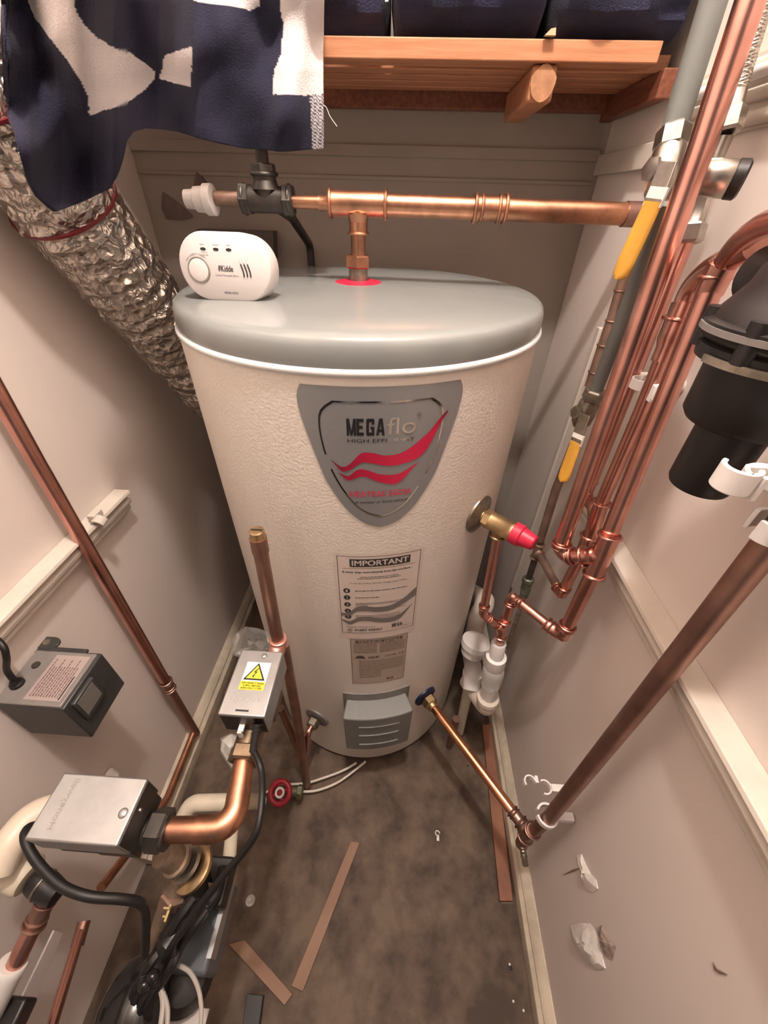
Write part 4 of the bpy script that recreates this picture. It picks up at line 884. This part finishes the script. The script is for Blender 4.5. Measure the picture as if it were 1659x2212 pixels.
# white cables on the floor
for pts, lab_ in (([(770, 1648), (740, 1665), (700, 1680), (660, 1692), (600, 1700), (500, 1750)], 'upper of two white cables trailing from under the cylinder front'), ([(790, 1645), (765, 1665), (730, 1690), (690, 1706), (660, 1710), (620, 1706)], 'lower of two white cables curving to the red handwheel')):
    tag(obj('white_cable', M().tube(cat([P(x, y, Z=.02) for x, y in pts], 8), .0032, 10), CABLEW), lab_, 'cable', 'white cables on the floor')
# ---------------------------------------------------------------- plastic sheet and bag
def sheet(name, pts, z, ma, label, cat_, amp, seed):
    ps = [P(x, y, Z=z) for x, y in pts]; c = sum(ps, V())/len(ps); m = M(); rs = []
    for s in (1, .82, .6, .38, .15): rs.append([c.lerp(p, s)+V((0, 0, amp*noise.noise(V((p.x*40+seed, p.y*40, s*6)))+amp*.6)) for p in ps])
    m.rings(rs, cap=False); n = len(ps); m.f.append(tuple(4*n+i for i in range(n))); m.mi.append(0)
    return tag(obj(name, m, ma, ang=30, solid=.0008), label, cat_)
sheet('plastic_scrap', [(478, 1600), (500, 1585), (530, 1600), (548, 1640), (545, 1665), (525, 1672), (505, 1668), (490, 1650), (475, 1625)], .42, mat('pale_polythene', (.55, .52, .47), .4, alpha=.8), 'pale torn plastic sheet under the labelled actuator', 'plastic scrap', .02, 2)
sheet('clear_bag', [(505, 1395), (512, 1378), (535, 1368), (560, 1372), (585, 1382), (588, 1400), (575, 1425), (540, 1430), (508, 1425)], .50, CLEARB, 'shiny clear plastic bag behind the labelled actuator', 'plastic bag', .03, 8)
# ================================================================ PUMP GROUP bottom left
T = thing('circulation_pump', 'dark circulation pump with grey box standing in the near left corner', 'pump', P(430, 2040, Z=.20))
GB = mat('pump_grey', (.12, .135, .15), .35, .3)
pA = P(428, 2000, Z=.34)
ux = V((1, 0, 0)); m = M().box(pA+V((.0, 0, 0)), (.085, .105, .07)); obj('control_box', m, GB, T, bevel=.006)
obj('motor', M().lathe(P(405, 1960, Z=.42), P(440, 1880, Z=.38)-P(405, 1960, Z=.42), [(-.02, .026), (0, .033), (.05, .033), (.07, .026)], 32), BLK, T)
obj('terminal_box', M().box(P(465, 1905, Z=.40), (.050, .060, .035)), BLK, T, bevel=.004)
obj('highlight_plate', M().box(P(448, 1920, Z=.425), (.030, .014, .003)), CHROME, T)
obj('rail', M().box(P(478, 1985, Z=.36), (.008, .085, .03)), STEEL, T)
obj('strap', M().tube([P(482, 1875, Z=.42), P(470, 1930, Z=.43), P(430, 1975, Z=.44), P(370, 2050, Z=.44)], .008, 10, bend=.02), BLKR, T)
T = thing('isolating_valve', 'dull brass isolating valve with large round flanges below the sideways actuator', 'valve', P(385, 1900, Z=.48))
v0 = P(365, 1850, Z=.55); vd = (P(415, 1872, Z=.50)-v0); 
obj('cap', M().lathe(v0-vd.normalized()*.015, vd, [(0, .015), (.002, .0165), (.028, .0170), (.030, .0205), (.036, .0205)], 14), mat('dull_bronze', (.42, .33, .25), .45, .7, col2=(.25, .19, .14), vscale=40), T)
obj('flange', M().lathe(P(412, 1872, Z=.50), vd, [(0, .027), (.002, .030), (.008, .030), (.010, .026)], 36), BRASS, T)
obj('flange', M().lathe(P(397, 1862, Z=.515), vd, [(0, .021), (.004, .024), (.007, .021)], 36), CHROMED, T)
obj('body', M().tube([P(400, 1880, Z=.50), P(375, 1930, Z=.47), P(355, 1990, Z=.43), P(345, 2040, Z=.40)], .016, 20, bend=.03), mat('dull_bronze', (.4, .3, .2)), T)
nut(T, P(378, 1935, Z=.47), P(345, 2040, Z=.40)-P(400, 1880, Z=.50), .021, .02, COPPERP)
T = tag(obj('terminal_connector', M().box(P(363, 1972, Z=.50), (.0035, .018, .004)).box(P(360, 1962, Z=.503), (.009, .003, .004)).box(P(356, 1980, Z=.50), (.006, .003, .004)), mat('dull_brass', (.45, .34, .16), .5, .6), bevel=.0008), 'tiny brass connector amid the dark cables by the pump', 'connector')
# bundle of cables
rr = random.Random(11)
T = thing('cable_bundle', 'tangle of black cables and tape hanging over the pump', 'cables', P(350, 2090, Z=.35))
m = M()
for k in range(14):
    a_, b_ = rr.uniform(-18, 18), rr.uniform(-18, 18)
    pts = [P(430+a_, 1945+b_, Z=.47+rr.uniform(-.02, .02)), P(385+b_, 2010+a_, Z=.47+rr.uniform(-.02, .02)), P(345+a_*1.6, 2085, Z=.45+rr.uniform(-.02, .02)), P(310+b_, 2150+a_, Z=.42), P(285+a_*2, 2230, Z=.38)]
    m.tube(cat(pts, 6), rr.uniform(.004, .008), 8)
obj('strands', m, BLK, T)
obj('tape_wrap', M().tube(cat([P(410, 1975, Z=.47), P(370, 2035, Z=.465), P(325, 2110, Z=.45)], 6), [.016+.004*sin(i*1.3) for i in range(13)], 16), BLK, T)
m = M()
for x, y in ((330, 2110, ), (312, 2128)): m.sph(P(x, y, Z=.47), .008)
obj('tape_end', m, BLKG, T)
for pts, r_, lab_ in (([(330, 2105), (345, 2130), (352, 2170), (345, 2230)], .0035, 'thin grey cable in the bundle at the bottom edge'), ([(385, 2085), (410, 2100), (428, 2135), (435, 2180), (432, 2230)], .0028, 'thin pale cable curving down to the bottom edge right of the pump'), ([(352, 2145), (362, 2180), (360, 2230)], .003, 'short grey cable beside the glossy pump dome')):
    tag(obj('thin_cable', M().tube(cat([P(x, y, Z=.44) for x, y in pts], 8), r_, 8), mat('pale_grey_cable', (.34, .31, .28), .5)), lab_, 'cable')
T = tag(obj('pump_dome', M().sph(P(285, 2190, Z=.38), .047, (1, 1.25, .8)), BLKG), 'glossy black pump dome at the bottom edge', 'pump')
T = tag(obj('pump_dome', M().lathe(P(400, 2110, Z=.30), (.3, 0, 1), [(0, .04), (.03, .042), (.05, .030), (.055, .01)], 28), BLK), 'matt black pump motor end beside the glossy dome', 'pump')
T = tag(obj('paper_scrap', M().box(P(405, 2210, Z=.30), (.055, .03, .004)), mat('paper', (.5, .46, .44), .7), bevel=.001), 'pale paper scrap cut off by the bottom edge under the pump', 'paper')
# bottom left pipes
T = thing('cream_hose', 'fat cream plastic pipe bending round the left end of the sideways actuator', 'pipe', P(40, 1850, Z=.55))
obj('bend', M().tube([P(150, 1745, Z=.60), P(70, 1760, Z=.61), P(15, 1830, Z=.61), P(-10, 1885, Z=.60)], .020, 28, bend=.04), mat('cream_glossy', (.66, .57, .46), .35), T)
obj('sleeve', M().lathe(P(20, 1868, Z=.56), P(98, 1915, Z=.545)-P(20, 1868, Z=.56), [(0, .024), (.030, .023), (.034, .020)], 28), CREAMP, T)
T = thing('threaded_coupler', 'black threaded coupler with a copper tail in the near left corner', 'pipe fitting', P(115, 1950, Z=.52))
k0, k1 = P(75, 1900, Z=.545), P(150, 1950, Z=.535)
obj('collar', M().lathe(k0, k1-k0, [(0, .015), (.008, .0165), (.022, .0165), (.040, .014)], 24), BLK, T); m = M().ring(k0.lerp(k1, .25), k1-k0, .0165, .0016); obj('ring', m, CHROMED, T)
t0_, t1_ = P(98, 1948, Z=.52), P(22, 2105, Z=.47); pipe(T, [t0_, t1_], .0108, COPPER); coupling(T, t0_.lerp(t1_, .12), t1_-t0_, .0108, .035, COPPERD)
T = tag(obj('pipe_stopper', M().lathe(P(30, 2078, Z=.478), t1_-t0_, [(0, .0165), (.003, .018), (.012, .0165), (.06, .0160), (.075, .010)], 28), WHITEP), 'bulbous white plastic pipe end at the lower left edge', 'pipe cap')
T = tag(obj('white_strip', M().prism([P(118, 2010, X=-.50), P(136, 2016, X=-.50), P(60, 2200, X=-.50), P(36, 2180, X=-.50)], (-.004, 0, -.002)), mat('strip_white', (.9, .87, .9), .4)), 'flat white plastic strip between two copper pipes in the near left corner', 'strip')
T = thing('copper_tail', 'slim copper pipe with a dull sleeve between the white strip and the pump dome', 'pipe', P(170, 2010, X=-.45))
pipe(T, [P(178, 2000, X=-.47), P(105, 2240, X=-.43)], .0072, COPPER); obj('sleeve', M().cyl(P(182, 1990, X=-.47), P(166, 2045, X=-.465), .0092), COPPERD, T)
T = tag(obj('black_clip', M().box(P(15, 2190, Z=.42), (.05, .03, .03)), BLK, bevel=.004), 'black bracket in the bottom left corner of view', 'bracket')
# ================================================================ FLOOR ITEMS
def plank(name, q, th, ma, label, cat_='wood strip', group=None, z=0.0008):
    ps = [P(x, y, Z=z+th) for x, y in q]; return tag(obj(name, M().prism(ps, (0, 0, -th)), ma, bevel=.0008), label, cat_, group)
plank('wood_strip', [(758, 1817), (777, 1820), (654, 2142), (629, 2130)], .006, WOODF, 'long thin wooden strip lying diagonally on the open floor', group='wooden strips on the floor')
plank('wood_strip', [(494, 2040), (528, 2030), (632, 2148), (614, 2172)], .006, WOODF, 'short broad wooden strip meeting the long one in a V', group='wooden strips on the floor')
plank('wood_strip', [(1042, 1565), (1064, 1565), (1108, 1946), (1080, 1946)], .012, mat('strip_reddish', (.32, .14, .08), .55, col2=(.20, .075, .04), vscale=8), 'reddish wooden batten lying along the right skirting', group='wooden strips on the floor')
plank('floor_mark', [(1083, 1948), (1107, 1948), (1107, 1952), (1083, 1952)], .0006, CONCD, 'dark pencil line at the end of the reddish batten', 'floor mark')
plank('black_offcut', [(534, 2146), (568, 2150), (556, 2240), (520, 2236)], .022, BLK, 'short black plastic offcut at the bottom edge', 'plastic offcut')
T = tag(obj('cable_clip', M().band(P(945, 1800, Z=.004), (.2, .3, 1), (1, 0, 0), .0045, .002, .003, 0, 5).box(P(946, 1810, Z=.002), (.006, .012, .002)), WHITEC), 'tiny white clip lying on the bare floor centre', 'debris')
c = P(541, 1946, Z=.004); T = tag(obj('plastic_disc', M().lathe(c, (0, .2, 1), [(0, .010), (.002, .0105), (.003, .006), (.0015, .004)], 20), mat('milky', (.55, .5, .46), .2, alpha=.6)), 'small clear plastic cap on the floor near the pump', 'debris')
rr = random.Random(5)
for (x, y, c_, lab_) in ((1101, 2083, 'w', 'upper white paint speck on the floor by the right skirting'), (1109, 2163, 'w', 'middle white paint speck on the floor by the right skirting'), (1131, 2183, 'w', 'lowest white paint speck on the floor by the right skirting'), (1104, 2092, 'b', 'tiny dark hole in the floor beside the upper white speck'), (1010, 1654, 'b', 'round dark hole in the floor beside the cold feed pipe')):
    m = M().sph(P(x, y, Z=.0012), .0022 if c_ == 'w' else .0028, (1, 1, .5), 8, 10); tag(obj('floor_speck', m, WHITEC if c_ == 'w' else BLACK), lab_, 'debris')
